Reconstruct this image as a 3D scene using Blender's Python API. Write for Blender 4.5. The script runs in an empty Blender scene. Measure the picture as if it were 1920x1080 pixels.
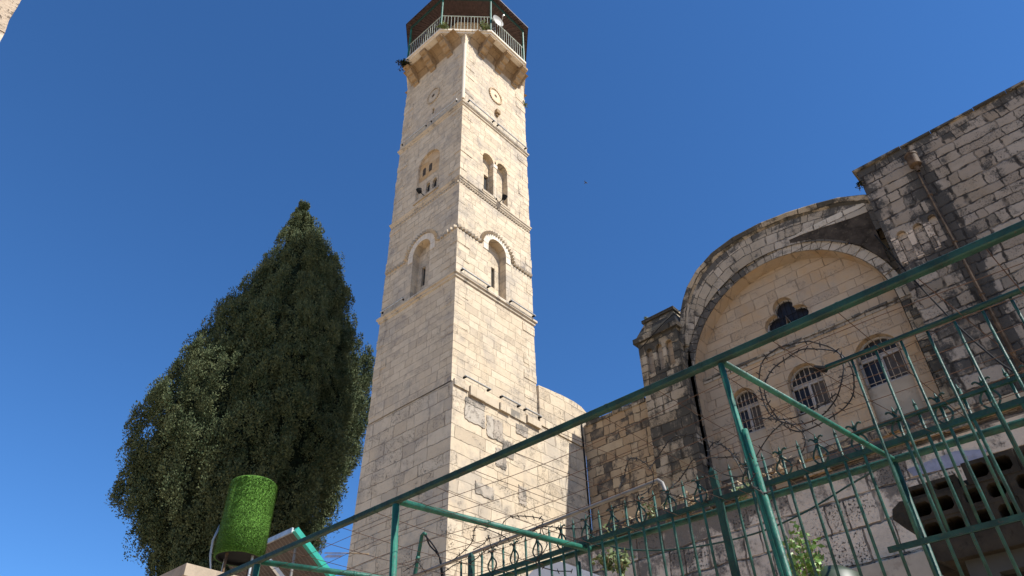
import bpy, math, random
import numpy as np
from mathutils import Vector, noise
from mathutils.geometry import tessellate_polygon
random.seed(7); rng = np.random.default_rng(7)
R = math.radians
sc = bpy.context.scene
COL = sc.collection
# ------------------------------------------------------------------ camera
F, YAW, PITCH, ROLL = 1400.0, -0.7326, 0.6778, -0.0201
EYE = 1.6                                   # eye height above the street
cyw, syw, cpt, spt = math.cos(YAW), math.sin(YAW), math.cos(PITCH), math.sin(PITCH)
fwd = Vector((syw*cpt, cyw*cpt, spt)); rgt = Vector((cyw, -syw, 0)); up = rgt.cross(fwd)
cr, sr = math.cos(ROLL), math.sin(ROLL)
rgt, up = cr*rgt + sr*up, -sr*rgt + cr*up
cam = bpy.data.cameras.new('camera'); cam.sensor_width = 36; cam.lens = 36*F/1920
cam.clip_start = 0.05; cam.clip_end = 3000
camo = bpy.data.objects.new('camera', cam); COL.objects.link(camo)
from mathutils import Matrix
camo.matrix_world = Matrix(((rgt.x, up.x, -fwd.x, 0), (rgt.y, up.y, -fwd.y, 0), (rgt.z, up.z, -fwd.z, EYE), (0, 0, 0, 1)))
sc.camera = camo
# ------------------------------------------------------------------ sky and sun
SUN = Vector((1.0, 0.165, 1.14)).normalized()
el = math.asin(SUN.z); az = math.atan2(SUN.x, SUN.y)
w = bpy.data.worlds.new('World'); sc.world = w; w.use_nodes = True
nt = w.node_tree
sky = nt.nodes.new('ShaderNodeTexSky'); sky.sky_type = 'NISHITA'; sky.sun_disc = False
sky.sun_elevation = el; sky.sun_rotation = az
sky.altitude = 800; sky.air_density = 1.0; sky.dust_density = 0.0; sky.ozone_density = 10.0
hs_ = nt.nodes.new('ShaderNodeHueSaturation'); hs_.inputs['Saturation'].default_value = 1.09     # the deep dry-air blue of the place
nt.links.new(sky.outputs[0], hs_.inputs['Color']); nt.links.new(hs_.outputs[0], nt.nodes['Background'].inputs[0])
nt.nodes['Background'].inputs[1].default_value = 0.10
sl = bpy.data.lights.new('sun', 'SUN'); sl.energy = 4.5; sl.angle = R(0.53); sl.color = (1, .962, .905)
so = bpy.data.objects.new('sun', sl); COL.objects.link(so)
so.rotation_euler = (-SUN).to_track_quat('-Z', 'Y').to_euler(); so.location = (30, 10, 50)
sc.view_settings.view_transform = 'Standard'; sc.view_settings.look = 'None'
sc.view_settings.gamma = 1; sc.view_settings.use_curve_mapping = False
sc.view_settings.exposure = 0.85
# ------------------------------------------------------------------ points of the place
# All heights below are written relative to the eye; the whole scene is lifted by EYE at the end.
def ray(x, y):
    return fwd + (x-960)/F*rgt + (540-y)/F*up
def at_y(x, y, Y): v = ray(x, y); return v*(Y/v.y)
def at_x(x, y, X): v = ray(x, y); return v*(X/v.x)
def at_z(x, y, Z): v = ray(x, y); return v*(Z/v.z)
GZ = -EYE
# ------------------------------------------------------------------ node helper
class NT:
    def __init__(s, name):
        s.m = bpy.data.materials.new(name); s.m.use_nodes = True; s.t = s.m.node_tree
        s.b = s.t.nodes['Principled BSDF']
    def n(s, k, **p):
        o = s.t.nodes.new('ShaderNode'+k)
        for a, v in p.items(): setattr(o, a, v)
        return o
    def put(s, sock, v):
        if v is None: return
        if isinstance(v, bpy.types.NodeSocket): s.t.links.new(v, sock)
        else: sock.default_value = v
    def m1(s, op, a, b=None, c=None, clamp=False):
        o = s.n('Math', operation=op, use_clamp=clamp)
        for i, v in enumerate((a, b, c)): s.put(o.inputs[i], v)
        return o.outputs[0]
    def mix(s, f, a, b, mode='MIX'):
        o = s.n('Mix', data_type='RGBA', blend_type=mode)
        s.put(o.inputs[0], f)
        for i, v in ((6, a), (7, b)):
            if isinstance(v, tuple) and len(v) == 3: v = v+(1,)
            s.put(o.inputs[i], v)
        return o.outputs[2]
    def ramp(s, f, a, b, x=0., y=1.):
        o = s.n('MapRange', interpolation_type='SMOOTHSTEP')
        s.put(o.inputs[0], f); s.put(o.inputs[1], a); s.put(o.inputs[2], b); s.put(o.inputs[3], x); s.put(o.inputs[4], y)
        return o.outputs[0]
    def noise(s, v, sc=1., det=4., rough=.55, col=False):
        o = s.n('TexNoise'); s.put(o.inputs['Vector'], v); o.inputs['Scale'].default_value = sc
        o.inputs['Detail'].default_value = det; o.inputs['Roughness'].default_value = rough
        return o.outputs['Color' if col else 'Fac']
    def vscale(s, v, t):
        o = s.n('VectorMath', operation='MULTIPLY'); s.put(o.inputs[0], v); o.inputs[1].default_value = t
        return o.outputs[0]
    def bump(s, h, st=.5, d=.02, nrm=None):
        o = s.n('Bump'); s.put(o.inputs['Height'], h); o.inputs['Strength'].default_value = st; o.inputs['Distance'].default_value = d
        if nrm: s.put(o.inputs['Normal'], nrm)
        return o.outputs[0]
def masonry(name, h, wd, ca, cb, cd, joint=.012, jcol=(.12, .1, .08), jamt=.8, stain=.3, scol=(.03, .028, .025), pits=.35,
            bump=.6, warp=.03, patch=.5, streak=.3, ochre=None, ochre_amt=0., whole=0., jfade=.35, grey=0.):
    """coursed stone: every block has its own tone, courses vary in height, blocks in length; lichen stains and pits"""
    N = NT(name)
    uv = N.n('UVMap', uv_map='UVMap').outputs[0]; P = N.n('TexCoord').outputs['Object']
    wn = N.noise(P, 1.6, 3, .6, True)
    sep = N.n('SeparateXYZ'); N.put(sep.inputs[0], wn)
    suv = N.n('SeparateXYZ'); N.put(suv.inputs[0], uv)
    fine = N.noise(P, 9., 3, .6)
    u = N.m1('ADD', suv.outputs[0], N.m1('MULTIPLY', N.m1('SUBTRACT', sep.outputs[0], .5), warp*4))
    u = N.m1('ADD', u, N.m1('MULTIPLY', N.m1('SUBTRACT', fine, .5), warp))
    v = N.m1('ADD', suv.outputs[1], N.m1('MULTIPLY', N.m1('SUBTRACT', sep.outputs[1], .5), warp*3))
    v = N.m1('ADD', v, N.m1('MULTIPLY', N.m1('SUBTRACT', fine, .5), warp))
    n1 = N.n('TexNoise', noise_dimensions='1D'); n1.inputs['Scale'].default_value = .55/h*.35; N.put(n1.inputs['W'], suv.outputs[1]); n1.inputs['Detail'].default_value = 1
    vv = N.m1('ADD', N.m1('DIVIDE', v, h), N.m1('MULTIPLY', n1.outputs[0], 1.3))
    row = N.m1('FLOOR', vv); fv = N.m1('FRACT', vv)
    def wnz(x, k):
        o = N.n('TexWhiteNoise', noise_dimensions='1D'); N.put(o.inputs['W'], N.m1('ADD', x, k)); return o.outputs[0]
    r1, r2 = wnz(row, 3.3), wnz(row, 71.7)
    wl = N.m1('MULTIPLY', N.m1('ADD', .7, N.m1('MULTIPLY', r1, .7)), wd)
    uu = N.m1('ADD', N.m1('DIVIDE', u, wl), N.m1('MULTIPLY', r2, 17.))
    uu = N.m1('ADD', uu, N.m1('MULTIPLY', N.m1('SINE', N.m1('ADD', N.m1('MULTIPLY', uu, 2.1), N.m1('MULTIPLY', r1, 20.))), .3))
    col = N.m1('FLOOR', uu); fu = N.m1('FRACT', uu)
    du = N.m1('MULTIPLY', N.m1('MINIMUM', fu, N.m1('SUBTRACT', 1., fu)), wl)
    dv = N.m1('MULTIPLY', N.m1('MINIMUM', fv, N.m1('SUBTRACT', 1., fv)), h)
    d = N.m1('MINIMUM', du, dv)
    cv = N.n('CombineXYZ'); N.put(cv.inputs[0], row); N.put(cv.inputs[1], col)
    wno = N.n('TexWhiteNoise', noise_dimensions='2D'); N.put(wno.inputs['Vector'], cv.outputs[0])
    sw = N.n('SeparateXYZ'); N.put(sw.inputs[0], wno.outputs['Color'])
    ra, rb, rc = sw.outputs
    jn = N.noise(P, 4.5, 2, .5)
    jw = N.m1('MULTIPLY', N.m1('ADD', jn, .35), joint)
    edge = N.ramp(d, N.m1('MULTIPLY', jw, .55), N.m1('MULTIPLY', jw, 1.5))       # 0 in joint, 1 on stone
    big = N.noise(P, .55, 4, .6); mid = N.noise(P, 2.3, 5, .65); spk = N.noise(P, 26., 4, .7)
    c = N.mix(N.m1('MULTIPLY', ra, patch, clamp=True), ca, cb)
    c = N.mix(N.ramp(rb, .82, .97, 0., .7*patch), c, cd)
    c = N.mix(N.ramp(mid, .42, .7, 0., .5), c, cb)
    if ochre: c = N.mix(N.m1('MULTIPLY', N.ramp(N.noise(P, .9, 4, .6), .45, .72), ochre_amt), c, ochre)
    if grey: c = N.mix(N.ramp(N.m1('ADD', N.m1('MULTIPLY', big, .6), N.m1('MULTIPLY', mid, .4)), .46, .62, 0., grey), c, (.30, .275, .24))
    # streaks, lichen and painted hollow shade
    g = N.n('Attribute', attribute_name='grime_and_shade').outputs['Fac']
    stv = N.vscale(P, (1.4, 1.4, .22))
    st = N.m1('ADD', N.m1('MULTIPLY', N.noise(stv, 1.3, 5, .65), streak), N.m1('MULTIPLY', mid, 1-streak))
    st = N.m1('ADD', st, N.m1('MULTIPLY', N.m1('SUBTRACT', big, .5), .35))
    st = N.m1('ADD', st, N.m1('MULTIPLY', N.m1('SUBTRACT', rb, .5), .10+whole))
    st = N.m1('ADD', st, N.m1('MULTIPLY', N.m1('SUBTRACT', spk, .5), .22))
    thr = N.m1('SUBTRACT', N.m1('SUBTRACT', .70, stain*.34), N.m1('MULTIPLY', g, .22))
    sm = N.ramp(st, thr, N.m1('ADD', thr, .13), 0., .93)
    pit = N.m1('MULTIPLY', N.ramp(spk, .54, .66), N.m1('MULTIPLY', N.ramp(N.m1('ADD', mid, N.m1('MULTIPLY', N.m1('SUBTRACT', rc, .5), .3)), .45, .65), pits))
    dirt = N.m1('MULTIPLY', N.ramp(N.noise(P, 10., 6, .8), .50, .62), pits*.55)
    c = N.mix(dirt, c, N.mix(.6, cd, c))
    c = N.mix(pit, c, N.mix(.5, cd, scol))
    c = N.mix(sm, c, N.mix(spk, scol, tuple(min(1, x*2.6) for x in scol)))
    jm = N.m1('MULTIPLY', N.m1('SUBTRACT', 1., edge), N.m1('MULTIPLY', jamt, N.ramp(jn, .36, .6, jfade, 1.)))
    c = N.mix(jm, c, jcol)
    c = N.mix(N.m1('MULTIPLY', N.m1('SUBTRACT', N.noise(P, 60., 2, .6), .5), .5), c, (1, .95, .85), 'OVERLAY')
    N.put(N.b.inputs['Base Color'], c); N.b.inputs['Roughness'].default_value = .93
    N.b.inputs['Specular IOR Level'].default_value = .15
    hgt = N.m1('ADD', N.m1('MULTIPLY', edge, .55), N.m1('MULTIPLY', ra, .25))
    hgt = N.m1('ADD', hgt, N.m1('MULTIPLY', mid, .5)); hgt = N.m1('SUBTRACT', hgt, N.m1('MULTIPLY', pit, .5))
    hgt = N.m1('ADD', hgt, N.m1('MULTIPLY', spk, .35))
    N.put(N.b.inputs['Normal'], N.bump(hgt, bump, .03))
    return N.m
def plain(name, c, rough=.6, metal=0., var=.25, sc_=6., c2=None, bump=0., spec=.5, spots=None):
    N = NT(name); P = N.n('TexCoord').outputs['Object']
    n = N.noise(P, sc_, 5, .6)
    k = N.mix(N.ramp(n, .3, .7), tuple(x*(1-var) for x in c), tuple(min(1, x*(1+var)) for x in c))
    if c2: k = N.mix(N.ramp(N.noise(P, sc_*2.3, 4, .65), .56, .66, 0., .8), k, c2)
    if spots: k = N.mix(N.ramp(N.noise(P, sc_*9, 3, .7), .60, .68, 0., .9), k, spots)
    N.put(N.b.inputs['Base Color'], k); N.b.inputs['Roughness'].default_value = rough; N.b.inputs['Metallic'].default_value = metal
    N.b.inputs['Specular IOR Level'].default_value = spec
    if bump: N.put(N.b.inputs['Normal'], N.bump(N.noise(P, sc_*4, 4, .65), bump, .02))
    return N.m
CREAM, TAN, DARKS = (.56, .475, .36), (.44, .35, .245), (.27, .22, .165)
M = {}
M['tower'] = masonry('tower_limestone', .30, .52, (.57, .47, .335), (.46, .36, .24), (.29, .24, .18), .009, (.25, .205, .155), .65, .22, (.14, .12, .10), 1., .9, .02, .5, .4, jfade=.05, grey=.5)
M['base'] = masonry('rough_base_limestone', .42, .75, (.57, .475, .345), (.46, .36, .24), (.3, .25, .19), .012, (.23, .185, .135), .7, .2, (.14, .12, .095), 1., 1.2, .04, .6, .2, jfade=.05, grey=.5)
M['trim'] = masonry('carved_trim_limestone', .4, .9, (.5, .42, .31), (.4, .32, .22), DARKS, .008, (.22, .18, .13), .5, .30, (.10, .09, .075), .4, .7, .01, .5, .3)
M['white'] = masonry('pale_voussoir_limestone', .5, .3, (.66, .59, .48), (.56, .48, .37), (.45, .38, .3), .008, (.25, .2, .15), .6, .0, (.2, .18, .15), .2, .4, .01, .6, .1)
M['corbel'] = masonry('weathered_corbel_limestone', .5, .7, (.33, .235, .135), (.25, .165, .09), (.15, .11, .07), .006, (.12, .08, .05), .5, .3, (.07, .05, .035), .5, .9, .02, .6, .3)
M['wall'] = masonry('dark_rubble_limestone', .37, .52, (.34, .285, .225), (.24, .19, .14), (.115, .1, .08), .026, (.03, .026, .022), .95, .52, (.03, .028, .025), .9, 1.2, .07, .9, .35, (.2, .14, .07), .35, whole=.06, grey=.25)
M['left'] = masonry('tawny_rubble_limestone', .36, .5, (.40, .32, .215), (.29, .205, .125), (.13, .11, .085), .018, (.05, .04, .03), .9, .56, (.035, .033, .03), .5, 1., .05, .9, .3, (.3, .19, .09), .4, whole=.15)
M['butt'] = masonry('lichen_blackened_limestone', .36, .6, (.38, .325, .25), (.25, .19, .12), (.1, .085, .065), .02, (.03, .026, .02), .9, .50, (.026, .025, .022), .5, 1., .05, .8, .5, (.14, .10, .035), .35, whole=.08)
M['tymp'] = masonry('ochre_tympanum_limestone', .36, .62, (.39, .305, .215), (.32, .24, .16), (.27, .21, .15), .011, (.15, .115, .08), .6, .34, (.14, .11, .08), .9, .9, .02, .7, .5, (.40, .23, .085), .5, jfade=.1, grey=.35)
M['arch'] = masonry('grey_arch_limestone', .36, .5, (.40, .34, .265), (.28, .23, .165), (.15, .125, .1), .016, (.045, .038, .03), .9, .46, (.04, .037, .033), .8, 1., .03, .9, .25, whole=.06, grey=.3)
M['archlit'] = masonry('sunpatch_arch_limestone', .3, .5, (.52, .46, .37), (.4, .34, .26), (.26, .22, .17), .02, (.05, .042, .034), .9, .2, (.05, .046, .04), .8, 1., .04, .8, .2)  # tone of the painted sun patch on the arch
M['retain'] = masonry('pale_pitted_limestone', .46, .62, (.68, .54, .40), (.50, .39, .28), (.26, .21, .165), .016, (.08, .064, .05), .9, .46, (.08, .066, .052), 1., 1.6,   .03, .6, .3, jfade=.25, grey=.3, whole=.06)
M['near'] = masonry('sunlit_near_stone', .4, .7, (.5, .42, .32), (.36, .28, .2), (.2, .15, .11), .015, (.12, .09, .07), .8, .3, (.09, .07, .055), .6, 1.2, .05, .8, .3)
M['pitted'] = masonry('pitted_grey_block', .8, 1.3, (.42, .37, .3), (.34, .28, .22), (.2, .17, .14), .01, (.15, .12, .09), .4, .42, (.10, .09, .075), 1., 1.8, .06, .8, .1)
M['opening_dark'] = plain('painted_opening_darkness', (.012, .011, .01), .9)  # near-black colour stands for the darkness of deep openings
M['green'] = plain('green_enamel', (.015, .10, .068), .5, 0, .4, 8, (.03, .085, .065), .3, .35, (.09, .06, .04))
M['bargreen'] = plain('worn_bar_enamel', (.014, .060, .044), .5, 0, .45, 9, (.024, .05, .04), .3, .3, (.07, .045, .03))
M['green_dk'] = plain('dark_green_enamel', (.010, .042, .031), .5, 0, .4, 8, (.015, .035, .028), .3, .3, (.055, .04, .03))
M['teal'] = plain('teal_paint', (.012, .27, .2), .45, 0, .15, 5)
M['steel'] = plain('galvanised_steel', (.42, .42, .4), .45, .6, .2, 9)
M['rust'] = plain('rusty_wire', (.08, .05, .035), .8, .0, .4, 14, spec=.1)
M['razor'] = plain('razor_steel', (.03, .028, .026), .6, .3, .4, 14, spec=.2)
M['greypipe'] = plain('weathered_grey_pipe', (.2, .185, .165), .6, .2, .25, 7)
M['brown'] = plain('brown_pipe_paint', (.085, .055, .032), .7, 0, .45, 5, (.045, .028, .02), spec=.15)
M['black'] = plain('black_rubber', (.012, .012, .012), .7, spec=.1)
M['whitep'] = plain('white_paint', (.75, .74, .7), .6, 0, .06, 5)
M['offwhite'] = plain('white_lamp_housing', (.5, .5, .47), .5, 0, .1, 5)
M['board'] = plain('red_brown_boards', (.055, .03, .026), .7, 0, .35, 7)
M['plaster'] = plain('beige_plaster', (.36, .29, .21), .9, 0, .15, 2, (.28, .22, .16), .3)
M['plaster_pale'] = plain('pale_render', (.33, .275, .205), .9, 0, .12, 1.4, (.27, .215, .15), .25)
M['bluewash'] = plain('faded_blue_limewash', (.25, .25, .30), .95, 0, .25, 3, (.3, .26, .22), .5, spec=.1)
M['concrete'] = plain('dark_concrete', (.040, .032, .022), .95, 0, .4, 4, (.02, .017, .012), .6, .2, (.03, .03, .026))
M['greyplaster'] = plain('grey_render', (.06, .06, .054), .9, 0, .25, 2, None, .3)
M['glass'] = plain('dark_window_glass', (.03, .028, .026), .3, 0, .3, 3, spec=.2)
M['glassblue'] = plain('blue_window_glass', (.018, .019, .024), .3, 0, .3, 4, spec=.2)
M['curtain'] = plain('dusty_window_pane', (.085, .07, .058), .5, 0, .3, 2, spec=.15)
M['grille'] = plain('rusted_cream_grille', (.3, .24, .17), .6, 0, .35, 20, (.12, .06, .035))
M['winframe'] = plain('grey_window_frame', (.3, .28, .26), .6, 0, .15, 5)
M['dish'] = plain('dish_grey_paint', (.32, .31, .28), .5, 0, .1, 4)
M['ground'] = plain('pale_street_paving', (.54, .41, .275), .9, 0, .12, .8, (.42, .33, .23), .3)
M['dirt'] = plain('dry_terrace_soil', (.44, .34, .23), .95, 0, .25, 2, (.34, .26, .17), .5)
M['dryleaf'] = plain('dry_stems', (.28, .2, .11), .8, 0, .35, 4)
M['leaf'] = plain('shrub_leaf', (.15, .26, .05), .5, 0, .45, 9, (.26, .30, .09))
M['weed'] = plain('weed_leaf', (.11, .14, .04), .6, 0, .4, 6)
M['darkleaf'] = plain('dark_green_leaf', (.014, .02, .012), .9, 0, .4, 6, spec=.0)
M['honey'] = masonry('honey_stained_limestone', .3, .4, (.52, .40, .26), (.46, .30, .15), (.3, .21, .12), .006, (.2, .14, .09), .5, .1, (.2, .14, .08), .5, .8, .03, .8, .2, (.5, .3, .12), .8)
M['recess_shade'] = plain('recess_shade_tone', (.07, .058, .045), .95, 0, .4, 8, (.16, .13, .1), .3, .1)  # dark tone standing for shade in tooth gaps and shallow recesses
M['hollow_shade'] = plain('painted_hollow_shade', (.045, .036, .028), .95, 0, .5, 2.5, (.10, .08, .055), .7, .1)  # tone of the painted shade below the arch sun patch
M['moss'] = plain('moss', (.06, .055, .025), .95, 0, .5, 6, (.03, .028, .018), .6)
M['bark'] = plain('cypress_bark', (.13, .095, .065), .9, 0, .35, 6, None, .7)
M['sheet'] = plain('brown_corrugated_sheet', (.075, .055, .045), .6, .1, .2, 3)
M['bird'] = plain('dark_feathers', (.02, .02, .022), .7)
M['pot'] = plain('dark_green_plastic', (.02, .035, .015), .5)
def turf_mat():
    N = NT('artificial_turf'); P = N.n('TexCoord').outputs['Object']
    n = N.noise(P, 55., 3, .7); k = N.mix(N.ramp(n, .35, .68), (.035, .09, .010), (.115, .26, .035))
    k = N.mix(N.ramp(N.noise(P, 5., 3, .6), .4, .7, 0., .35), k, (.07, .17, .015))
    N.put(N.b.inputs['Base Color'], k); N.b.inputs['Roughness'].default_value = .75; N.b.inputs['Specular IOR Level'].default_value = .2
    N.put(N.b.inputs['Normal'], N.bump(n, 1., .03)); return N.m
M['turf'] = turf_mat()
def cypress_mat():
    N = NT('cypress_foliage'); P = N.n('TexCoord').outputs['Object']
    n = N.noise(P, 1.6, 4, .65); f = N.noise(P, 14., 2, .6)
    k = N.mix(N.ramp(n, .35, .7), (.032, .050, .023), (.088, .104, .048))
    k = N.mix(N.ramp(f, .5, .75, 0., .8), k, (.18, .185, .095))
    N.put(N.b.inputs['Base Color'], k); N.b.inputs['Roughness'].default_value = .8; N.b.inputs['Specular IOR Level'].default_value = .1
    return N.m
M['cypress'] = cypress_mat()
# ------------------------------------------------------------------ mesh helper
class MB:
    def __init__(s): s.v = []; s.f = []; s.uv = []; s.g = []
    def face(s, pts, uvs=None, g=0.):
        pts = [Vector(p) for p in pts]; i = len(s.v); s.v += pts; s.f.append(list(range(i, i+len(pts))))
        if uvs is None:
            n = Vector((0, 0, 0))
            for a in range(len(pts)): n += pts[a].cross(pts[(a+1) % len(pts)])
            n = (abs(n.x), abs(n.y), abs(n.z)); k = n.index(max(n))
            uvs = [((p.y, p.z), (p.x, p.z), (p.x, p.y))[k] for p in pts]
        s.uv += uvs; s.g.append(g)
    def box(s, a, b, g=0., bev=0.):
        (x0, y0, z0), (x1, y1, z1) = [(min(p, q)) for p, q in zip(a, b)], [(max(p, q)) for p, q in zip(a, b)]
        s.hexa([(x0, y0, z0), (x1, y0, z0), (x1, y1, z0), (x0, y1, z0), (x0, y0, z1), (x1, y0, z1), (x1, y1, z1), (x0, y1, z1)], g)
    def hexa(s, p, g=0.):
        for q in ((3, 2, 1, 0), (4, 5, 6, 7), (0, 1, 5, 4), (1, 2, 6, 5), (2, 3, 7, 6), (3, 0, 4, 7)): s.face([p[i] for i in q], g=g)
    def obox(s, o, ax, ay, az, g=0.):
        o, ax, ay, az = map(Vector, (o, ax, ay, az))
        s.hexa([o, o+ax, o+ax+ay, o+ay, o+az, o+ax+az, o+ax+ay+az, o+ay+az], g)
    def prism(s, poly, ext, g=0.):
        """closed prism from a planar polygon extruded by ext"""
        poly = [Vector(p) for p in poly]; ext = Vector(ext); q = [p+ext for p in poly]
        for t in tessellate_polygon([poly]):
            s.face([poly[i] for i in t], g=g); s.face([q[i] for i in reversed(t)], g=g)
        for i in range(len(poly)):
            j = (i+1) % len(poly); s.face([poly[i], poly[j], q[j], q[i]], g=g)
    def tube(s, pts, r, n=8, cap=True, r2=None, closed=False):
        pts = [Vector(p) for p in pts]; m = len(pts)
        if closed: pts = pts+[pts[0]]; m += 1; cap = False
        t0 = (pts[1]-pts[0]).normalized()
        a = Vector((0, 0, 1)) if abs(t0.z) < .9 else Vector((1, 0, 0)); nrm = (a-t0*a.dot(t0)).normalized()
        rings = []; L = 0
        for i, p in enumerate(pts):
            t = ((pts[min(i+1, m-1)]-pts[max(i-1, 0)])).normalized()
            nrm = (nrm-t*nrm.dot(t)).normalized(); b = t.cross(nrm)
            rr = r if r2 is None else r+(r2-r)*i/(m-1)
            rings.append([p+rr*(math.cos(2*math.pi*k/n)*nrm+math.sin(2*math.pi*k/n)*b) for k in range(n)])
        for i in range(m-1):
            for k in range(n): j = (k+1) % n; s.face([rings[i][k], rings[i][j], rings[i+1][j], rings[i+1][k]], uvs=[(0, 0)]*4)
        if cap: s.face(list(reversed(rings[0])), uvs=[(0, 0)]*n); s.face(rings[-1], uvs=[(0, 0)]*n)
    def lathe(s, c, prof, n=24, arc=2*math.pi, a0=0.):
        c = Vector(c)
        for (r0, z0), (r1, z1) in zip(prof, prof[1:]):
            for k in range(n):
                a, b = a0+arc*k/n, a0+arc*(k+1)/n
                P = lambda r, z, t: c+Vector((r*math.cos(t), r*math.sin(t), z))
                q = [P(r0, z0, a), P(r0, z0, b), P(r1, z1, b), P(r1, z1, a)]
                if r0 < 1e-6: q = q[1:] if False else [q[0], q[2], q[3]]
                elif r1 < 1e-6: q = q[:3]
                rm = max(r0, r1); u = [(rm*t, z) for t, z in ((a, z0), (b, z0), (b, z1), (a, z1))][:len(q)]
                s.face(q, uvs=u if len(u) == len(q) else None)
    def ball(s, c, r, n=8, sq=1.):
        s.lathe(c, [(r*math.sin(math.pi*i/n), -r*sq*math.cos(math.pi*i/n)) for i in range(n+1)], n*2)
    def build(s, name, mat, parent=None, smooth=False, weld=True):
        o0 = parent['_o'] if parent and '_o' in parent else (0, 0, 0)
        o0 = Vector(o0); me = bpy.data.meshes.new(name)
        me.from_pydata([tuple(p-o0) for p in s.v], [], s.f)
        uvl = me.uv_layers.new(name='UVMap'); uvl.data.foreach_set('uv', np.array(s.uv, dtype=np.float32).ravel())
        at = me.attributes.new('grime_and_shade', 'FLOAT', 'FACE'); at.data.foreach_set('value', np.array(s.g, dtype=np.float32))
        me.materials.append(mat)
        if smooth: me.polygons.foreach_set('use_smooth', [True]*len(s.f))
        if weld:
            import bmesh
            bm = bmesh.new(); bm.from_mesh(me); bmesh.ops.remove_doubles(bm, verts=bm.verts, dist=1e-5)
            bmesh.ops.recalc_face_normals(bm, faces=bm.faces); bm.to_mesh(me); bm.free()
        o = bpy.data.objects.new(name, me); COL.objects.link(o)
        if parent: o.parent = parent; o['_o'] = tuple(o0)
        return o
def thing(name, loc, label, cat, group=None):
    o = bpy.data.objects.new(name, None); COL.objects.link(o); o.location = loc; o['_o'] = tuple(loc)
    o.empty_display_size = .3
    o['label'] = label; o['category'] = cat
    if group: o['group'] = group
    return o
def tag(o, label, cat, group=None):
    o['label'] = label; o['category'] = cat
    if group: o['group'] = group
    return o
def copy_thing(o, loc, label=None):
    c = o.copy(); COL.objects.link(c); c.location = loc
    if label: c['label'] = label
    for ch in list(o.children):
        d = ch.copy(); COL.objects.link(d); d.parent = c
        for g in list(ch.children): e = g.copy(); COL.objects.link(e); e.parent = d
    return c
def arch(uc, hw, v0, vs, n=14, rise=None):
    rise = hw if rise is None else rise
    return [(uc-hw, v0), (uc+hw, v0)]+[(uc+hw*math.cos(math.pi*i/n), vs+rise*math.sin(math.pi*i/n)) for i in range(n+1)]
rect = lambda a, b, c, d: [(a, c), (b, c), (b, d), (a, d)]
def halfclip(P, a, b, keep_left):
    """part of the convex polygon P on one side of the line a-b"""
    out = []; f = lambda p: ((b[0]-a[0])*(p[1]-a[1])-(b[1]-a[1])*(p[0]-a[0]))*(1 if keep_left else -1)
    for i in range(len(P)):
        p, q = P[i], P[(i+1) % len(P)]; fp, fq = f(p), f(q)
        if fp >= 0: out.append(p)
        if (fp > 0 and fq < 0) or (fp < 0 and fq > 0):
            t = fp/(fp-fq); out.append((p[0]+(q[0]-p[0])*t, p[1]+(q[1]-p[1])*t))
    return out
def parea(P): return sum(P[i][0]*P[(i+1) % len(P)][1]-P[(i+1) % len(P)][0]*P[i][1] for i in range(len(P)))/2
def panel(mb, fr, outer, holes=(), g=None, off=0.):
    """flat wall face with openings; fr(u, v, depth) gives the point"""
    if not holes:
        pcs = [[outer[i] for i in t] for t in tessellate_polygon([[Vector((a, b, 0)) for a, b in outer]])]
    else:
        pcs = [list(outer) if parea(outer) > 0 else list(reversed(outer))]
        for h in holes:
            if parea(h) < 0: h = list(reversed(h))
            new = []
            for P in pcs:
                for i in range(len(h)):
                    o = halfclip(P, h[i], h[(i+1) % len(h)], False)
                    if len(o) > 2 and abs(parea(o)) > 1e-7: new.append(o)
                    P = halfclip(P, h[i], h[(i+1) % len(h)], True)
                    if len(P) < 3 or abs(parea(P)) < 1e-7: break
            pcs = new
    for q in pcs:
        mb.face([fr(a, b, off) for a, b in q], uvs=q, g=0. if g is None else g(sum(a for a, b in q)/len(q), sum(b for a, b in q)/len(q)))
def gridpanel(mb, fr, u0, u1, v0, v1, du, dv, holes, g):
    nu, nv_ = max(1, round((u1-u0)/du)), max(1, round((v1-v0)/dv))
    for i in range(nu):
        for j in range(nv_):
            a, b, c, d = u0+(u1-u0)*i/nu, u0+(u1-u0)*(i+1)/nu, v0+(v1-v0)*j/nv_, v0+(v1-v0)*(j+1)/nv_
            hs = [h for h in holes if min(p[0] for p in h) < b and max(p[0] for p in h) > a and min(p[1] for p in h) < d and max(p[1] for p in h) > c]
            panel(mb, fr, rect(a, b, c, d), hs, g)
def reveal(mb, fr, poly, d0, d1, g=0.):
    for i in range(len(poly)):
        (a, b), (c, d) = poly[i], poly[(i+1) % len(poly)]
        L = math.hypot(c-a, d-b)
        mb.face([fr(a, b, d0), fr(c, d, d0), fr(c, d, d1), fr(a, b, d1)], uvs=[(a, b), (c, d), (c+(d1-d0), d), (a+(d1-d0), b)], g=g)
def struct(name, mb, mat):
    o = mb.build(name, mat); o['kind'] = 'structure'; return o
# ------------------------------------------------------------------ ground
g = MB(); S = 900
g.face([(-S, -S, GZ), (S, -S, GZ), (S, S, GZ), (-S, S, GZ)]); struct('ground', g, M['ground'])
g = MB(); g.box((-9.2, 4.9, GZ+.004), (9, 12.0, .55)); struct('terrace', g, M['dirt'])
# ------------------------------------------------------------------ minaret
CX, CY, HW = -16.44, 15.20, 2.0
XR, YF = CX+HW, CY-HW                                   # sunlit face x, shaded face y
minaret = thing('minaret', (CX, CY, GZ), 'tall square cream limestone minaret with a green railed balcony under a roof', 'minaret')
frR = lambda u, v, d: Vector((XR-d, u, v))              # u = y
frL = lambda u, v, d: Vector((u, YF+d, v))              # u = x
Z0, ZL, ZD, ZC, ZB, ZA, ZF = GZ, 12.12, 16.35, 18.60, 21.16, 25.69, 30.85
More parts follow.
